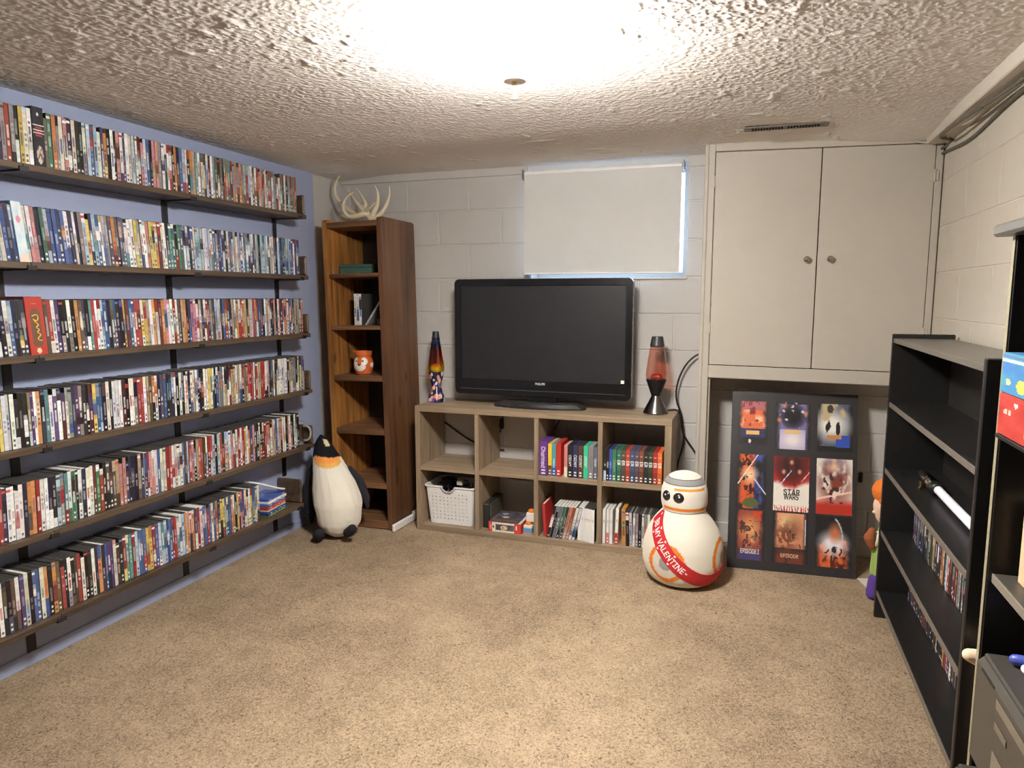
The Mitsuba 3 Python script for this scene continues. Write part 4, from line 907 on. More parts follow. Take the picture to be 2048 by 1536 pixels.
# fox jug
JX, JY, JZ = -2.168, 3.60, 0.9085
jp = fine([(0.0005, 0.0), (0.046, 0.0), (0.052, 0.006), (0.063, 0.04), (0.066, 0.065), (0.060, 0.095), (0.052, 0.112), (0.050, 0.118), (0.055, 0.124), (0.057, 0.148), (0.055, 0.151), (0.051, 0.148), (0.047, 0.125), (0.045, 0.08), (0.0005, 0.02)], 110)
jp = jp * 0.90
jug = lathe(jp, 96, (JX, JY, JZ))
def foxy(v):
    a = np.degrees(np.arctan2(v[:, 0] - JX, -(v[:, 1] - JY))); z = (v[:, 2] - JZ) / 0.9; r = np.hypot(v[:, 0] - JX, v[:, 1] - JY) / 0.9   # angle 0 faces the room
    c = np.tile(np.array([[206, 104, 52.]]), (len(v), 1)); a = a - 5
    white = ((np.abs(a) - 28) / 24) ** 2 + ((z - 0.088) / 0.024) ** 2 < 1
    white |= ((a) / 40) ** 2 + ((z - 0.052) / 0.028) ** 2 < 1
    white &= ~((np.abs(a) < 10 + (z - 0.05) * 120) & (z > 0.062))
    white |= ((a - 82) / 16) ** 2 + ((z - 0.062) / 0.016) ** 2 < 1
    c[white] = (232, 228, 218)
    c[((np.abs(a) - 22) / 6) ** 2 + ((z - 0.090) / 0.005) ** 2 < 1] = (40, 28, 24)
    c[(a / 8) ** 2 + ((z - 0.064) / 0.005) ** 2 < 1] = (40, 28, 24)
    c[(r < 0.050) & (z > 0.03)] = (150, 72, 36)
    return c
t = thing('jug', 'orange ceramic jug with a white fox face in the tall bookcase', 'jug')
put(t + '__body', jug, GLAZE, smooth=True, color=vcol(jug, foxy))
put(t + '__spout', blob([[((JX - 0.047, JY - 0.006, JZ + 0.127), 0.009), ((JX - 0.061, JY - 0.008, JZ + 0.135), 0.004)]], 0.004, 4), solid((206, 104, 52), 0.2), smooth=True)

# level-like white block against the bookcase foot
t = thing('door_wedge', 'white plastic strip on the carpet against the foot of the tall bookcase', 'wedge')
def strip(m): return rot_about(m, [0, 0, 1], -3.0, [-1.915, 3.5, 0])
put(t + '__body', strip(cb(-1.932, -1.912, 3.47, 3.70, 0.0005, 0.045, 0.006)), WHITEPLASTIC)
put(t + '__end', strip(cb(-1.934, -1.910, 3.7002, 3.80, 0.0005, 0.060, 0.008)), WHITEPLASTIC)
put(t + '__screw_hole', strip(tube([(-1.9119, 3.715, 0.026), (-1.9085, 3.715, 0.026)], 0.005, 10)), solid((60, 58, 56), 0.6), label='dark hole')

# ------------------------------------------------------------------ end of the wall shelves: glass mug, wrapped stack of slim cases
GLASS = mat('mug_glass', {'type': 'thindielectric'})
t = thing('glass_mug', 'clear glass mug at the far end of the fifth wall shelf', 'mug')
gx, gy, gz = -2.395, 3.262, 0.5365
mp = [(0.0005, 0.004), (0.032, 0.004), (0.030, 0.0), (0.035, 0.0), (0.0375, 0.01), (0.0375, 0.12), (0.0385, 0.127), (0.0355, 0.127), (0.0345, 0.12), (0.0345, 0.018), (0.0005, 0.015)]
put(t + '__body', lathe([(0.0005, 0.0005), (0.036, 0.0005), (0.0375, 0.01), (0.0375, 0.125)], 32, (gx, gy - 0.012, gz)), GLASS, smooth=30)
put(t + '__base', lathe([(0.0005, 0.001), (0.034, 0.001), (0.035, 0.012), (0.0005, 0.014)], 32, (gx, gy - 0.012, gz)), solid((150, 154, 156), 0.1, 0.4), smooth=30, label='thick glass base')
put(t + '__rim', lathe([(0.0368, 0.123), (0.0385, 0.126), (0.0368, 0.128), (0.0355, 0.126), (0.0368, 0.123)], 32, (gx, gy - 0.012, gz)), solid((196, 200, 202), 0.1, 0.3), smooth=True)
put(t + '__handle', tube(spline([(gx + 0.036, gy - 0.005, gz + 0.105), (gx + 0.066, gy + 0.003, gz + 0.098), (gx + 0.074, gy + 0.006, gz + 0.065), (gx + 0.062, gy + 0.002, gz + 0.03), (gx + 0.036, gy - 0.004, gz + 0.024)], 24), 0.006, 10), solid((176, 180, 180), 0.12, 0.4), smooth=True, label='glass handle')
cols6 = [(70, 140, 96), (52, 66, 128), (220, 200, 176), (176, 58, 56), (72, 104, 176), (228, 226, 220), (60, 84, 156)]
names6 = ['green', 'navy', 'cream', 'red', 'blue', 'white', 'dark blue']
Rk = random.Random(8); zz0 = 0.2212
for k in range(7):
    th = 0.0138; dx = Rk.uniform(-0.006, 0.006); dy = Rk.uniform(-0.006, 0.006)
    tt = thing('slim_case', '%s slim case lying flat, %s from bottom of the stack on the lowest shelf' % (names6[k], ORDN(k + 1)), 'DVD case', 'wrapped stack on the lowest shelf')
    def turn(m): return rot_about(m, [0, 0, 1], 7, [-2.40, 2.98, 0])
    put(tt + '__case', turn(cb(-2.470 + dx, -2.345 + dx, 2.895 + dy, 3.070 + dy, zz0, zz0 + th - 0.0004, 0.002)), solid(cols6[k], 0.35))
    g = np.tile(np.array(cols6[k], float), (3, 22, 1)); g[1, 2:4] = (230, 230, 228); g[1, 18:20] = (225, 225, 222)
    for q in range(6, 17):
        if Rk.random() < 0.6: g[Rk.randrange(3), q] = Rk.choice([(230, 228, 224), (180, 60, 60), (90, 130, 190), (230, 200, 100)])
    m, c = grid_print(g, (-2.3446 + dx, 2.898 + dy, zz0 + 0.0012), (0, 0.169, 0), (0, 0, th - 0.0028)); put(tt + '__spine', turn(m), PRINT, color=c)
    zz0 += th
t = thing('plastic_wrap', 'loose clear plastic wrap standing up behind the stack of slim cases', 'plastic wrap')
pts = spline([(-2.47, 2.875, 0.405), (-2.42, 2.90, 0.400), (-2.36, 2.98, 0.362), (-2.345, 3.05, 0.335)], 24)
put(t + '__fold', tube(pts, 0.0055, 8), solid((226, 226, 228), 0.2), smooth=True, label='bright folded edge')
def wrap_sheet():
    n, m = 20, 10; v = []
    for p in pts[:20]:
        for j in range(m):
            w = j / (m - 1); v.append(p + np.array([-0.012 * math.sin(w * 3) + 0.004 * math.sin(p[1] * 90 + j), 0.0, -w * (p[2] - 0.322)]))
    i, j = np.meshgrid(np.arange(n - 1), np.arange(m - 1), indexing='ij'); k = i * m + j
    q = np.stack([k, k + m, k + m + 1, k + 1], -1).reshape(-1, 4)
    return mesh_of(v, np.vstack([q[:, [0, 1, 2]], q[:, [0, 2, 3]]]))
put(t + '__sheet', wrap_sheet(), GLASS, smooth=True, label='clear sheet')

# ------------------------------------------------------------------ penguin
PB = [((-2.175, 3.305, 0.134), 0.128), ((-2.182, 3.31, 0.20), 0.138), ((-2.205, 3.315, 0.28), 0.126), ((-2.228, 3.318, 0.35), 0.106), ((-2.252, 3.322, 0.42), 0.084), ((-2.268, 3.324, 0.465), 0.068), ((-2.283, 3.328, 0.515), 0.050), ((-2.292, 3.332, 0.545), 0.030), ((-2.298, 3.335, 0.572), 0.010)]
t = thing('plush_penguin', 'large plush penguin with orange throat leaning in the corner by the shelves', 'plush penguin')
pm = blob([PB], 0.009, 6); PF = np.array([0.56, -0.83, 0.0]); PS = np.array([0.83, 0.56, 0.0])
cen = np.array([p for p, r in PB]); rad = np.array([r for p, r in PB])
def peng(v):
    cx = np.interp(v[:, 2], cen[:, 2], cen[:, 0]); cy = np.interp(v[:, 2], cen[:, 2], cen[:, 1]); q = v - np.stack([cx, cy, v[:, 2]], -1)
    f, s = q @ PF, q @ PS; a = np.degrees(np.arctan2(s, f)); z = v[:, 2]
    c = np.tile(np.array([[30, 30, 36.]]), (len(v), 1))
    belly = (np.abs(a) < 82 + 10 * np.sin(z * 30)) & (z < 0.462)
    c[belly | (z < 0.05)] = (232, 226, 212)
    c[(a / 62) ** 2 + ((z - 0.462) / 0.048) ** 2 < 1] = (232, 178, 92)
    c[((a / 55) ** 2 + ((z - 0.468) / 0.028) ** 2 < 1)] = (236, 152, 84)
    c[(z > 0.470 - 0.00012 * a)] = (26, 26, 30)
    c[(z > 0.525) & (np.abs(a - 30) < 16) & (z < 0.56)] = (214, 200, 160)
    return c
put(t + '__body', pm, PLUSH, smooth=True, color=vcol(pm, peng))
WING = solid((28, 28, 36), 0.95, sheen=0.5)
put(t + '__wing', blob([[((-2.335, 3.345, 0.42), 0.026), ((-2.372, 3.345, 0.31), 0.040), ((-2.385, 3.33, 0.18), 0.040), ((-2.372, 3.31, 0.07), 0.018)]], 0.010, 5), WING, smooth=True)  # wing made thicker so its black also covers the shadow beside it
put(t + '__wing', blob([[((-2.140, 3.37, 0.385), 0.018), ((-2.085, 3.385, 0.31), 0.028), ((-2.045, 3.385, 0.22), 0.022), ((-2.035, 3.38, 0.17), 0.010)]], 0.010, 5), WING, smooth=True)
put(t + '__foot', blob([[((-2.255, 3.235, 0.034), 0.030), ((-2.236, 3.185, 0.042), 0.031), ((-2.214, 3.16, 0.062), 0.027)]], 0.008, 5), WING, smooth=True)
put(t + '__foot', blob([[((-2.090, 3.25, 0.052), 0.024), ((-2.064, 3.222, 0.068), 0.027), ((-2.034, 3.212, 0.094), 0.025)]], 0.008, 5), WING, smooth=True)

# ------------------------------------------------------------------ round plush toy with sash
RX, RY = -0.268, 3.325
BPROF = np.array([(0.0005, 0.0), (0.10, 0.002), (0.150, 0.022), (0.180, 0.070), (0.190, 0.125), (0.187, 0.180), (0.170, 0.245), (0.140, 0.300), (0.108, 0.340), (0.092, 0.356), (0.0005, 0.358)])
from scipy.interpolate import PchipInterpolator
def smooth_profile(p, n):
    d = np.r_[0, np.cumsum(np.linalg.norm(np.diff(p, axis=0), axis=1))]; s = np.linspace(0, d[-1], n)
    return np.stack([PchipInterpolator(d, p[:, 0])(s), PchipInterpolator(d, p[:, 1])(s)], -1)
def phi_of(v): return np.degrees(np.arctan2(v[:, 0] - RX, -(v[:, 1] - RY))) - 4.6        # 0 faces the camera's spot
def on_body(phi, z, off=0.0):
    zz_, rr_ = BPROF[1:-1, 1], BPROF[1:-1, 0]
    r = PchipInterpolator(zz_, rr_)(np.clip(z, 0.002, 0.356)) + off; a = np.radians(np.asarray(phi) + 4.6)
    return np.stack([RX + r * np.sin(a), RY - r * np.cos(a), z], -1)
t = thing('plush_toy', 'round white and orange plush toy wearing a red valentine sash', 'plush toy')
body = lathe(smooth_profile(BPROF, 120), 150, (RX, RY, 0.0005))
def disc(v, p0, z0, r):
    dphi = np.abs(phi_of(v) - p0); return np.hypot(np.radians(dphi) * 0.185, v[:, 2] - z0) / r
def tint(v):
    c = np.tile(np.array([[226, 219, 204.]]), (len(v), 1)); p = phi_of(v); z = v[:, 2]
    c[np.abs(z - (0.135 + 0.00004 * p)) < 0.0012] = (130, 122, 112)
    for p0, z0 in ((-24, 0.135), (74, 0.150), (170, 0.15)):
        k = disc(v, p0, z0, 0.092); c[k < 1] = (224, 128, 48); c[k < 0.78] = (214, 206, 192); c[k < 0.34] = (150, 148, 148)
    return c
put(t + '__body', body, PLUSH, smooth=True, color=vcol(body, tint))
HPROF = np.array([(0.0005, 0.352), (0.095, 0.354), (0.104, 0.372), (0.109, 0.405), (0.108, 0.440), (0.100, 0.475), (0.085, 0.505), (0.055, 0.528), (0.020, 0.538), (0.0005, 0.539)])
head = lathe(smooth_profile(HPROF, 90), 120, (RX, RY, 0.0))
def htint(v):
    c = np.tile(np.array([[228, 222, 210.]]), (len(v), 1)); p = phi_of(v); z = v[:, 2]
    c[(np.abs(z - 0.470) < 0.006) & (p > -28) & (p < 62)] = (226, 150, 66)
    c[(z > 0.366) & (z < 0.384) & (p > -60) & (p < 84)] = (222, 128, 52)
    c[(z > 0.490) & (z < 0.512)] = (150, 148, 148); c[np.abs(z - 0.4895) < 0.0015] = (90, 86, 84); c[np.abs(z - 0.513) < 0.0012] = (90, 86, 84)
    c[z < 0.358] = (150, 140, 130)
    return c
put(t + '__head', head, PLUSH, smooth=True, color=vcol(head, htint))
def on_head(phi, z, off):
    r = np.interp(z, HPROF[1:, 1], HPROF[1:, 0]) + off; a = math.radians(phi + 4.6); return (RX + r * math.sin(a), RY - r * math.cos(a), z)
for p0, z0 in ((-50, 0.432), (-14, 0.432)):
    e = put(t + '__eye', ball(on_head(p0, z0, -0.0165), 0.029, 14, (1, 1, 1)), solid((34, 32, 34), 0.2), smooth=True, label='round dark button eye')
    put(e + '__glint', ball(on_head(p0 + 3, z0 + 0.008, 0.0095), 0.0045, 8), solid((236, 236, 236), 0.3), smooth=True, label='white highlight dot')
# sash: a band laid on the body along (angle, height) points
SP = np.array([(-78, 0.335), (-62, 0.312), (-44, 0.262), (-28, 0.205), (-10, 0.145), (8, 0.098), (28, 0.066), (50, 0.058), (76, 0.085), (104, 0.130), (135, 0.19)])
SC = np.array([0.148, 0.148, 0.16, 0.175, 0.187, 0.187, 0.182, 0.176, 0.182, 0.19, 0.185])
q2 = spline(np.c_[np.radians(SP[:, 0]) * 0.178, SP[:, 1]], 140)
sl2 = np.r_[0, np.cumsum(np.linalg.norm(np.diff(q2, axis=0), axis=1))]; tg = np.gradient(q2, axis=0); tg /= np.linalg.norm(tg, axis=1, keepdims=True); nm = np.c_[-tg[:, 1], tg[:, 0]]
def sash_at(s, off, lift):
    x = np.interp(s, sl2, q2[:, 0]) + np.interp(s, sl2, nm[:, 0]) * off; z = np.interp(s, sl2, q2[:, 1]) + np.interp(s, sl2, nm[:, 1]) * off
    return on_body(np.degrees(x / 0.178), np.clip(z, 0.012, 0.352), lift)
ns_, nw = 140, 9
S_, W_ = np.meshgrid(np.linspace(0, sl2[-1], ns_), np.linspace(-0.033, 0.033, nw), indexing='ij')
top = sash_at(S_.ravel(), W_.ravel(), 0.0035); bot = sash_at(S_.ravel(), W_.ravel(), 0.0004)
i, j = np.meshgrid(np.arange(ns_ - 1), np.arange(nw - 1), indexing='ij'); k = i * nw + j
qd = np.stack([k, k + nw, k + nw + 1, k + 1], -1).reshape(-1, 4); ff = np.vstack([qd[:, [0, 1, 2]], qd[:, [0, 2, 3]]]); n0 = ns_ * nw
rimq = []
for e in (np.arange(ns_) * nw, np.arange(ns_) * nw + nw - 1):
    for a, b in zip(e, e[1:]): rimq += [[a, b, b + n0], [a, b + n0, a + n0]]
sash = put(t + '__sash', mesh_of(np.vstack([top, bot]), np.vstack([ff, ff[:, ::-1] + n0, rimq])), solid((190, 40, 46), 0.6), smooth=40, label='red ribbon sash')
tm = meshkit.text_mesh('BB MY VALENTINE', 0.0270, 0.0010, True); tm = tm.subdivide(); v = np.array(tm.vertices)
sx = 0.285 / np.ptp(v[:, 0]); lv = sash_at(0.055 + (v[:, 0] - v[:, 0].min()) * sx, v[:, 1] - 0.0132, 0.0) 
base_ = np.stack([np.full(len(v), RX), np.full(len(v), RY), lv[:, 2]], -1); dirs = lv - base_; dirs /= np.linalg.norm(dirs, axis=1, keepdims=True)
put(sash + '__lettering', mesh_of(lv + dirs * (0.0038 + v[:, 2:3]), tm.faces), solid((238, 226, 222), 0.6), label='white lettering BB MY VALENTINE')
def heart(s0, o0, r):
    a = np.linspace(0, 2 * PI, 24, endpoint=False); x = 16 * np.sin(a) ** 3 / 17; y = (13 * np.cos(a) - 5 * np.cos(2 * a) - 2 * np.cos(3 * a) - np.cos(4 * a)) / 17
    p = sash_at(s0 + np.r_[0, x] * r, o0 + np.r_[0, y] * r, 0.0042)
    return mesh_of(p, [[0, 1 + k, 1 + (k + 1) % 24] for k in range(24)])
for s0, o0 in ((0.040, 0.022), (0.045, -0.025), (0.118, 0.0245), (0.108, -0.0245), (0.185, 0.0245), (0.19, -0.0245), (0.262, 0.0245), (0.27, -0.0245), (0.352, 0.0)):
    put(sash + '__heart', heart(s0, o0, 0.007), solid((236, 206, 200), 0.6), label='pale heart')

# ------------------------------------------------------------------ poster board leaning in the alcove
PBL, PBR, PTL, PTR = (np.array(p) for p in ((-0.066, 3.558, 0.0008), (0.532, 3.596, 0.0008), (-0.075, 3.778, 0.874), (0.523, 3.816, 0.874)))
pu = (PBR - PBL); pw_ = (PTL - PBL); pn = np.cross(pu, pw_); pn /= np.linalg.norm(pn)      # towards the room
if pn[1] > 0: pn = -pn
def on_poster(u, v_, off=0.0):
    u, v_ = np.asarray(u, float)[..., None], np.asarray(v_, float)[..., None]
    return PBL * (1 - u) * (1 - v_) + PBR * u * (1 - v_) + PTL * (1 - u) * v_ + PTR * u * v_ + pn * off
t = thing('poster', 'black poster board with nine small film pictures leaning in the alcove', 'poster')
cor = on_poster([0, 1, 1, 0], [0, 0, 1, 1]); cor2 = cor - pn * 0.010
put(t + '__board', mesh_of(np.vstack([cor, cor2]), [[0, 1, 2], [0, 2, 3], [6, 5, 4], [7, 6, 4], [0, 4, 5], [0, 5, 1], [1, 5, 6], [1, 6, 2], [2, 6, 7], [2, 7, 3], [3, 7, 4], [3, 4, 0]]), solid((46, 44, 46), 0.42))
def picture(kind, R_=64, C_=44):
    y, x = np.meshgrid(np.linspace(0, 1, R_), np.linspace(-1, 1, C_), indexing='ij')
    P = np.stack([x * 2.4, y * 5, 0 * x + kind], -1); n1 = meshkit.fbm(P, 4, kind); n2 = meshkit.fbm(P * 2.2 + 9, 3, kind + 30)
    K = np.array((38, 36, 38.)); A = lambda *c: np.array(c, float)
    def over(g, m, c): m = np.clip(m, 0, 1)[..., None]; return g * (1 - m) + np.asarray(c, float) * m
    g = np.tile(K, (R_, C_, 1))
    vig = np.clip((1.05 - np.abs(x) - 0.25 * n2) * 4, 0, 1)
    if kind == 0:
        g = over(g, vig * (y > 0.36), A(222, 112, 70)); g = over(g, vig * (y > 0.4) * sst(0.5, 0.72, n1), A(246, 196, 160)); g = over(g, vig * (y > 0.8), A(200, 120, 130) * 0.9); g = over(g, vig * (y > 0.4) * (n2 > 0.62), A(140, 46, 36))
        g = over(g, vig * (y < 0.36) * (y > 0.15) * 0.8, A(52, 54, 104)); g = over(g, (np.abs(x) < 0.45) & (np.abs(y - 0.26) < 0.05), A(226, 186, 110))
        g = over(g, (np.hypot(x + 0.2, (y - 0.06) * 2) < 0.10), A(220, 220, 220))
    elif kind == 1:
        g = over(g, vig * (y < 0.97), A(120, 112, 160)); g = over(g, np.clip(1.2 - np.hypot(x * 1.5, (y - 0.72) * 4), 0, 1) ** 0.5 * 1.2 * (y > 0.45), A(30, 28, 34)); g = over(g, (y < 0.42) * (np.abs(x) < 0.74), A(160, 154, 200)); g = over(g, (y < 0.42) * (np.abs(x) < 0.74) * np.clip(1.2 - np.hypot(x, (y - 0.2) * 3.4), 0, 1), A(236, 226, 226))
        for a, b in ((-0.78, 0.62), (0.74, 0.78), (-0.5, 0.93)): g = over(g, np.clip(1.1 - np.hypot(x - a, (y - b) * 2.6) * 6, 0, 1), A(232, 140, 92))
        g = over(g, (np.abs(x) < 0.46) & (np.abs(y - 0.37) < 0.05), A(226, 190, 140)); g = over(g, (n2 > 0.66) * (y > 0.45) * vig, A(206, 204, 216))
    elif kind == 2:
        g = over(g, vig * (y > 0.1), A(86, 92, 112)); g = over(g, np.clip(1.4 - np.hypot(x + 0.2, (y - 0.56) * 3.2), 0, 1), A(238, 236, 226)); g = over(g, vig * (y > 0.6) * sst(0.45, 0.65, n1), A(196, 178, 140)); g = over(g, (y < 0.34) * (x > 0.05) * (x < 0.86) * (y > 0.08), A(56, 84, 176))
        g = over(g, np.abs(x + 0.42 - (y - 0.5) * 0.5) + np.abs(y - 0.52) * 1.2 < 0.17, K); g = over(g, np.hypot((x - 0.16) * 3.4, (y - 0.50) * 3.0) < 0.42 + 0.3 * (n1 - 0.5), K); g = over(g, (np.abs(x + 0.05) < 0.40) & (np.abs(y - 0.30) < 0.035), A(206, 132, 74)); g = over(g, np.hypot((x + 0.3) * 1.6, (y - 0.9) * 3.4) < 0.3, A(70, 66, 62))
    elif kind == 3:
        g = over(g, vig * (x < 0.25) * sst(0.30, 0.55, n1), A(206, 92, 52)); g = over(g, vig * (x > 0.2) * sst(0.28, 0.6, n1), A(70, 80, 158)); g = over(g, np.clip(1.15 - np.hypot(x + 0.1, (y - 0.62) * 3.2) * 1.6, 0, 1), A(250, 214, 172)); g = over(g, vig * (n2 > 0.6), A(60, 34, 32)); 
        g = over(g, (np.abs((y - 0.62) - (x + 0.5) * 0.42) < 0.018) * (x > -0.95) * (x < 0.5), A(252, 216, 200)); g = over(g, (np.abs((y - 0.55) + (x - 0.2) * 0.34) < 0.016) * (x > 0.2), A(214, 222, 250)); g = over(g, np.hypot(x, (y - 0.10) * 6) < 0.55, A(86, 96, 52))
    elif kind == 4:
        g = np.tile(A(168, 46, 42), (R_, C_, 1)); g = over(g, np.clip(1.25 - np.hypot(x * 1.1, (y - 0.84) * 3.4), 0, 1) ** 0.6, A(44, 30, 30)); g = over(g, sst(0.5, 0.75, n1) * (y > 0.35) * 0.7, A(96, 32, 32)); g = over(g, sst(0.42, 0.30, y - 0.14 * np.abs(x) - 0.10 * n2), A(240, 232, 222))
        for a, b in ((-0.45, 0.72), (0.46, 0.73), (0.0, 0.90)): g = over(g, np.clip(1.3 - np.hypot((x - a) * 1.3, (y - b) * 3.4) * 6, 0, 1), A(206, 160, 140))
        g = over(g, (np.abs((y - 0.60) - (x + 0.35) * 0.42) < 0.012) * (x < 0.0) * (x > -0.85), A(214, 232, 250)); g = over(g, (np.abs((y - 0.62) - (x - 0.75) * 0.4) < 0.012) * (x > 0.55), A(250, 190, 180)); g = over(g, (y < 0.10) * (np.mod(x * 7 + n1 * 3, 1) < 0.45) * np.clip((0.11 - y) * 14, 0, 1), A(190, 60, 56))
    elif kind == 5:
        g = np.tile(A(232, 222, 214), (R_, C_, 1)); g = over(g, np.clip(1.5 - np.hypot(x * 1.2, (y - 0.58) * 2.8), 0, 1) * sst(0.34, 0.52, n1), A(130, 66, 54)); g = over(g, np.clip(1.3 - np.hypot(x * 1.5, (y - 0.85) * 4), 0, 1) * sst(0.3, 0.6, n2), A(96, 72, 96)); g = over(g, sst(0.30, 0.10, y - 0.05 * n1), A(186, 56, 44)); g = over(g, (n2 > 0.6) * (y > 0.2) * (y < 0.75) * (np.abs(x) < 0.7), A(80, 46, 44))
        g = over(g, np.abs((y - 0.34) - x * 0.08) < 0.018, A(252, 206, 190)); g = over(g, np.clip(1.2 - np.hypot(x * 2.4, (y - 0.86) * 7), 0, 1), A(226, 190, 160))
    elif kind == 6:
        g = over(g, vig, A(150, 74, 60)); g = over(g, vig * (y > 0.78) * sst(0.4, 0.55, n1), A(206, 70, 44)); g = over(g, np.clip(1.2 - np.hypot(x * 1.2, (y - 0.62) * 3.2), 0, 1), A(222, 160, 104)); g = over(g, (n2 > 0.56) * vig * (y < 0.8), A(84, 48, 50)); g = over(g, np.clip(1.1 - np.hypot(x * 2.2, (y - 0.45) * 4), 0, 1) * (n1 > 0.5), A(232, 200, 140)); g = over(g, sst(0.30, 0.05, y) * vig, A(64, 58, 104))
    elif kind == 7:
        g = over(g, vig * (y > 0.3), A(206, 140, 104)); g = over(g, (np.abs(x) < 0.75) * (y > 0.7), A(226, 150, 116)); g = over(g, np.clip(1.2 - np.hypot((x + 0.05) * 1.4, (y - 0.82) * 5), 0, 1), A(226, 206, 150)); g = over(g, np.clip(1.3 - np.hypot((x - 0.25) * 1.9, (y - 0.72) * 4.4), 0, 1) * (n1 > 0.42), A(168, 112, 84)); g = over(g, np.clip(1.4 - np.hypot((x + 0.25) * 1.7, (y - 0.52) * 3.8), 0, 1) * (n2 > 0.42), A(120, 74, 56)); g = over(g, sst(0.42, 0.1, y) * vig, A(110, 56, 44))
        g = over(g, (np.abs(x - 0.86) < 0.035) * (y > 0.38) * (y < 0.9), A(206, 218, 246)); g = over(g, (n2 > 0.66) * vig, A(70, 50, 48))
    else:
        g = over(g, vig * (y < 0.55) * sst(0.3, 0.5, n1), A(214, 100, 56)); g = over(g, np.clip(1.4 - np.hypot(x * 1.3, (y - 0.46) * 4.2), 0, 1), A(240, 236, 244)); g = over(g, np.clip(1.2 - np.hypot((x - 0.1) * 2.4, (y - 0.68) * 4.6), 0, 1), A(206, 120, 80)); g = over(g, (np.abs(np.hypot(x + 0.2, (y - 0.55) * 1.6) - 0.72) < 0.035) * (x > 0.1) * (y > 0.55), A(190, 190, 196)); g = over(g, (n2 > 0.62) * (y < 0.5) * vig, A(90, 40, 32))
        g = over(g, np.hypot((x - 0.05) * 3.2, (y - 0.34) * 7) < 0.55 + (n1 - 0.5), A(60, 48, 56))
    return g
cells = [(0.055, 0.295), (0.355, 0.635), (0.690, 0.965)]
rows_ = [(0.680, 0.945), (0.335, 0.640), (0.050, 0.325)]
names9 = ['orange and navy picture', 'lavender picture', 'pale picture with blue corner', 'orange and blue picture', 'red and white picture', 'white and red picture', 'brown-orange picture', 'peach and brown picture', 'black and orange picture']
for rw in range(3):
    for cl in range(3):
        kd = rw * 3 + cl; (u0, u1), (v0, v1) = cells[cl], rows_[rw]
        if kd == 0: v0 += 0.02
        m, c = grid_print(picture(kd), (0, 0, 0), (1, 0, 0), (0, 1, 0)); v = np.array(m.vertices)
        pr = put(t + '__picture', mesh_of(on_poster(u0 + v[:, 0] * (u1 - u0), v0 + v[:, 1] * (v1 - v0), 0.0008), m.faces), PRINT, color=c, label='small %s' % names9[kd])
        for txt, kk, vv, hh, ww_, ink in (('STAR', 4, 0.30, 0.030, 0.46, (40, 30, 30)), ('WARS', 4, 0.215, 0.030, 0.42, (40, 30, 30)), ('EPISODE I', 6, 0.13, 0.024, 0.62, (220, 214, 206)), ('EPISODE', 7, 0.115, 0.020, 0.50, (206, 170, 140))):
            if kk == kd:
                m = meshkit.text_mesh(txt, 1.0, 0.01, True); v = np.array(m.vertices); v[:, 0] = (v[:, 0] - v[:, 0].mean()) / np.ptp(v[:, 0])
                put(pr + '__lettering', mesh_of(on_poster(u0 + (u1 - u0) * (0.5 + v[:, 0] * ww_), v0 + vv * (v1 - v0) + v[:, 1] * hh, 0.0014) + pn * 0.0010 * (v[:, 2:] > 0.005), m.faces), solid(ink, 0.5), label='lettering ' + txt)
put('wall_hook', cb(0.565, 0.585, 3.93, 3.9395, 0.40, 0.455, 0.004), CORD, label='small black fitting on the alcove wall right of the poster board', cat='hook')

# ------------------------------------------------------------------ plush doll behind the black bookcase
t = thing('plush_doll', 'orange-haired plush doll sitting half hidden behind the black bookcase', 'plush doll')
put(t + '__head', blob([[((0.622, 3.40, 0.40), 0.060), ((0.620, 3.40, 0.43), 0.066)], [((0.558, 3.385, 0.405), 0.008), ((0.585, 3.39, 0.405), 0.012)]], 0.008, 5), solid((232, 196, 172), 0.9), smooth=True)
put(t + '__hair', blob([[((0.605, 3.40, 0.500), 0.060), ((0.64, 3.40, 0.49), 0.06)], [((0.60, 3.37, 0.46), 0.03), ((0.62, 3.42, 0.47), 0.04)]], 0.008, 5), solid((222, 120, 44), 0.95, sheen=0.4), smooth=True, label='orange hair')
put(t + '__torso', blob([[((0.625, 3.41, 0.12), 0.066), ((0.622, 3.41, 0.24), 0.058), ((0.622, 3.405, 0.33), 0.036)]], 0.010, 5), solid((150, 176, 96), 0.95), smooth=True, label='green shirt')
put(t + '__arm', blob([[((0.588, 3.40, 0.29), 0.024), ((0.566, 3.385, 0.262), 0.022)]], 0.007, 4), solid((226, 222, 204), 0.95), smooth=True, label='white sleeve')
put(t + '__hand', blob([[((0.553, 3.378, 0.320), 0.014), ((0.545, 3.375, 0.285), 0.024), ((0.556, 3.375, 0.250), 0.016)]], 0.007, 4), solid((150, 84, 50), 0.9), smooth=True, label='brown mitten')
for dx, dy in ((0, 0), (0.075, 0.02)):
    put(t + '__leg', blob([[((0.615 + dx, 3.40 + dy, 0.115), 0.034), ((0.585 + dx, 3.385 + dy, 0.085), 0.034), ((0.572 + dx, 3.375 + dy, 0.030), 0.029)]], 0.008, 5), solid((86, 56, 140), 0.9, sheen=0.4), smooth=True, label='purple trouser leg')
put('paper_sheet', rot_about(cb(0.555, 0.70, 3.50, 3.62, 0.0006, 0.006, 0.001), [0, 0, 1], 14, [0.62, 3.55, 0]), solid((206, 200, 188), 0.7), label='pale flat sheet on the carpet behind the doll', cat='paper')

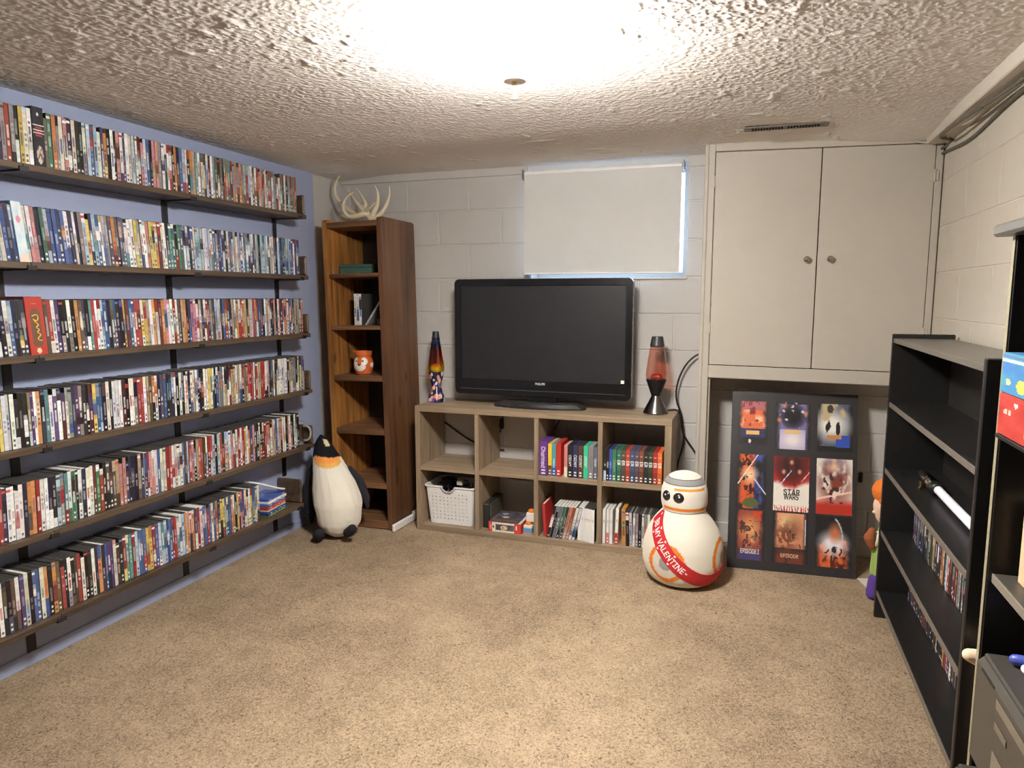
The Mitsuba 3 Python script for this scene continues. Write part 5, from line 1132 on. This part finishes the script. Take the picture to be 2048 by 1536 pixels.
# ------------------------------------------------------------------ black bookcase: toy sword, display stand, two rows of cases
sz = 0.656
def lay(p): v = np.array(p.vertices); return mesh_of(np.stack([v[:, 0] + 0.655, 2.995 - v[:, 2], v[:, 1] + sz + 0.0245], -1), p.faces)
t = thing('toy_sword', 'toy light sword with chrome handle and white blade on the black bookcase', 'toy')
put(t + '__pommel', lay(lathe([(0.0005, 0), (0.021, 0), (0.022, 0.004), (0.022, 0.10), (0.019, 0.105), (0.0005, 0.105)], 24)), solid((200, 196, 186), 0.16, 1.0), smooth=30)
put(t + '__grip', lay(lathe([(0.0005, 0.1055), (0.017, 0.1055), (0.017, 0.125), (0.024, 0.130), (0.024, 0.170), (0.020, 0.178), (0.0005, 0.178)], 24)), solid((176, 170, 154), 0.2, 1.0), smooth=30)
put(t + '__emitter', lay(lathe([(0.0005, 0.1785), (0.021, 0.1785), (0.0235, 0.19), (0.0235, 0.225), (0.019, 0.23), (0.0005, 0.23)], 24)), solid((40, 40, 42), 0.3, 0.5), smooth=30, label='black collar')
put(t + '__button', cat_(cb(0.620, 0.634, 2.87, 2.90, sz + 0.006, sz + 0.026, 0.003), cb(0.612, 0.624, 2.85, 2.862, sz + 0.001, sz + 0.012, 0.003)), solid((206, 190, 140), 0.2, 1.0), label='brass switch')
put(t + '__blade', lay(lathe([(0.0005, 0.2305), (0.0145, 0.2305), (0.0145, 0.86), (0.010, 0.89), (0.0005, 0.897)], 24)), solid((232, 226, 236), 0.35), smooth=30, label='white tube blade')
t = thing('display_stand', 'small white wire display stand on the upper shelf of the black bookcase', 'stand')
put(t + '__frame', tube(spline([(0.60, 2.10, 0.9395), (0.63, 2.13, 0.985), (0.66, 2.15, 1.06), (0.68, 2.16, 1.15)], 20), 0.006, 8), solid((196, 196, 206), 0.3), smooth=True)
put(t + '__foot', tube(spline([(0.655, 2.14, 1.05), (0.66, 2.09, 0.99), (0.655, 2.06, 0.9385)], 12), 0.005, 8), solid((196, 196, 206), 0.3), smooth=True)
put(t + '__rest', cb(0.585, 0.625, 2.08, 2.12, 0.9332, 0.9382, 0.002), solid((210, 210, 216), 0.3))
for k, (y, z, h) in enumerate(((2.34, sz, 0.10), (2.28, sz, 0.08))):
    tt = thing('glass_figurine', '%s clear glass ornament standing behind the toy sword' % ('taller' if k == 0 else 'shorter'), 'ornament', 'glass ornaments in the black bookcase')
    put(tt + '__body', lathe([(0.0005, 0.006), (0.006, 0.008), (0.009, 0.02), (0.005, 0.045), (0.010, h - 0.02), (0.004, h), (0.0005, h)], 16, (0.722, y, z)), solid((150, 150, 160), 0.1, 0.3), smooth=True)
    put(tt + '__foot', lathe([(0.0005, 0.0003), (0.016, 0.0003), (0.014, 0.006), (0.0005, 0.006)], 20, (0.722, y, z)), solid((190, 188, 186), 0.15, 0.3), smooth=30)
RB = random.Random(31)
rowA = 'ub mn nb ss nn bs kk ns ss nk kk sn kn va vv av vo do kk kw uk or oo ow tb cc rk mr km dk rm kd gk sk gs kk'.split()
rowB = 'sk ks uk mk dk md kr ks kg yk km ms rk kd dk ks kg kk ks dg kk gk kd ks kr om rp pr up cc ww dk sd ks'.split()
for z, row, y0, y1, xx0, lab in ((0.387, rowA, 3.095, 2.36, 0.655, 'upper'), (0.120, rowB, 3.13, 2.36, 0.662, 'lower')):
    y, k = y0, 0
    while y > y1 and k < 60:
        code = row[min(k * len(row) // 46, len(row) - 1)]
        w = RB.choice([0.0148, 0.0152, 0.0156, 0.0165]); h = 0.188 + RB.uniform(-0.006, 0.004)
        a, b = CNAME[code[0]], CNAME[code[1]]
        spined('game_case', (xx0 + RB.uniform(-0.004, 0.003), y, z + 0.0003), (0, -1, 0), (-1, 0, 0), w, h, 0.092, code, RB, '%s game case, %s from far end, %s row of black bookcase' % (a if a == b else a + ' and ' + b, ORDN(k + 1), lab), 'game case', 'case rows in the black bookcase', 0.0, 'k')
        y -= w + 0.0004; k += 1

# ------------------------------------------------------------------ taller bookcase: game boxes, a book, two dark machines
def gamebox(z0, z1, c, label, seed, bands):
    t = thing('game_box', label, 'game box', 'game boxes at the right edge')
    put(t + '__box', cb(0.515, 0.558, 1.42, 1.745, z0, z1, 0.003), solid(c, 0.4))
    Rr, Cc = 24, 44; yy, xx = np.meshgrid(np.linspace(0, 1, Rr), np.linspace(0, 1, Cc), indexing='ij'); n = meshkit.fbm(np.stack([xx * 5, yy * 3, 0 * xx + seed], -1), 3, seed)[..., None]
    g = np.array(bands[0], float) * n + np.array(bands[1], float) * (1 - n)
    for (a, b, cc) in bands[2]: g[(yy > a) & (yy < b)] = cc
    for (cx, cy, r, cc) in bands[3]: g[np.hypot((xx - cx) * 2.2, yy - cy) < r] = cc
    m, col = grid_print(g, (0.5145, 1.743, z0 + 0.002), (0, -0.321, 0), (0, 0, z1 - z0 - 0.004)); put(t + '__side_print', m, PRINT, color=col)
gamebox(1.1603, 1.246, (70, 120, 160), 'blue game box stacked on the red one at the right edge', 2, ((60, 96, 170), (64, 150, 160), [(0.80, 0.88, (206, 200, 190)), (0.92, 1.0, (90, 100, 140))], [(0.12, 0.28, 0.10, (226, 170, 140)), (0.36, 0.24, 0.18, (236, 190, 90)), (0.7, 0.3, 0.15, (230, 120, 80))]))
gamebox(1.0703, 1.160, (150, 52, 46), 'red game box beneath the blue one at the right edge', 4, ((186, 70, 60), (150, 44, 42), [(0.92, 1.0, (176, 60, 56))], [(0.3, 0.84, 0.07, (236, 226, 220)), (0.5, 0.84, 0.07, (236, 226, 220)), (0.12, 0.60, 0.07, (210, 170, 160)), (0.2, 0.60, 0.07, (210, 170, 160)), (0.55, 0.22, 0.16, (236, 160, 80))]))
put('black_bookcase_001__ledge', cb(0.513, 0.5615, 1.40, 1.750, 1.0600, 1.0698, 0.002), BLACKWOOD, label='narrow ledge along the shelf front')
t = thing('book', 'beige hardback standing on the middle shelf at the right edge', 'book')
put(t + '__cover', cb(0.60, 0.755, 1.77, 1.81, 0.7163, 0.885, 0.002), solid((206, 176, 140), 0.6))
put(t + '__pages', cb(0.602, 0.753, 1.774, 1.806, 0.8852, 0.889, 0.001), solid((230, 216, 190), 0.8), label='pale page block')
def machine(name, label, x0, y0, y1, z0, z1, plates):
    t = thing(name, label, 'printer', 'dark machines at the right edge')
    put(t + '__body', cb(x0, 0.765, y0, y1, z0, z1, 0.012), solid((62, 58, 52), 0.45))
    put(t + '__top_cover', cb(x0 + 0.012, 0.755, y0 + 0.015, y1 - 0.012, z1 + 0.0003, z1 + 0.010, 0.004), solid((60, 57, 53), 0.4), label='dark top cover')
    for (ya, yb, za, zb, c) in plates:
        put(t + '__panel', cb(x0 - 0.0022, x0 - 0.0003, ya, yb, za, zb, 0.0008), solid(c, 0.45), label='front panel')
    return t
m_ = machine('printer', 'large dark grey machine on the low shelf at the right edge', 0.515, 1.25, 1.752, 0.3135, 0.560, [(1.40, 1.60, 0.515, 0.535, (104, 97, 84)), (1.53, 1.60, 0.470, 0.485, (96, 90, 78)), (1.50, 1.60, 0.355, 0.420, (110, 102, 90)), (1.62, 1.70, 0.545, 0.552, (20, 20, 20))])
put(m_ + '__stand_foot', cat_(cb(0.55, 0.60, 1.27, 1.31, 0.2903, 0.313, 0.003), cb(0.55, 0.60, 1.69, 1.73, 0.2903, 0.313, 0.003), cb(0.70, 0.74, 1.27, 1.73, 0.2903, 0.313, 0.003)), BLACKPLASTIC)
m2 = machine('printer', 'smaller dark machine below the large one at the right edge', 0.50, 1.30, 1.815, 0.0903, 0.245, [(1.45, 1.70, 0.150, 0.156, (24, 22, 20)), (1.60, 1.66, 0.180, 0.195, (24, 22, 20))])
t = thing('game_controller', 'blue and white controller lying on the large dark machine', 'game controller')
put(t + '__shell', blob([[((0.62, 1.66, 0.588), 0.017), ((0.64, 1.56, 0.590), 0.019), ((0.66, 1.46, 0.588), 0.017)], [((0.60, 1.68, 0.586), 0.014), ((0.57, 1.69, 0.585), 0.012)]], 0.008, 5), solid((70, 84, 170), 0.4), smooth=True)
put(t + '__pad', ball((0.583, 1.64, 0.588), 0.018, 12, (1, 1.2, 0.6)), solid((222, 214, 216), 0.4), smooth=True, label='white pad')
put(t + '__pad', ball((0.62, 1.705, 0.588), 0.017, 12, (1.4, 0.8, 0.6)), solid((222, 214, 216), 0.4), smooth=True, label='white pad')
put(t + '__stripe', blob([[((0.60, 1.60, 0.606), 0.006), ((0.63, 1.50, 0.608), 0.006)]], 0.005, 4), solid((110, 160, 220), 0.4), smooth=True, label='pale blue stripe')
c = thing('black_cable', 'black cable looping up over the large dark machine', 'cable')
put(c, tube(spline([(0.60, 1.72, 0.58), (0.585, 1.64, 0.605), (0.60, 1.61, 0.66), (0.66, 1.60, 0.675), (0.72, 1.56, 0.67)], 30), 0.005, 8), CORD, smooth=True)
c = thing('black_cable', 'second black cable coiled along the front of the large dark machine', 'cable')
put(c, tube(spline([(0.60, 1.66, 0.578), (0.56, 1.56, 0.579), (0.555, 1.46, 0.579), (0.60, 1.36, 0.579), (0.70, 1.33, 0.579)], 30), 0.005, 8), CORD, smooth=True)
t = thing('plush_tip', 'pale rounded plush ear poking out between the two black bookcases', 'plush toy')
put(t, blob([[((0.548, 1.912, 0.478), 0.016), ((0.575, 1.918, 0.47), 0.022), ((0.62, 1.925, 0.45), 0.026), ((0.64, 1.927, 0.03), 0.028)]], 0.008, 4), solid((232, 204, 176), 0.9), smooth=True)
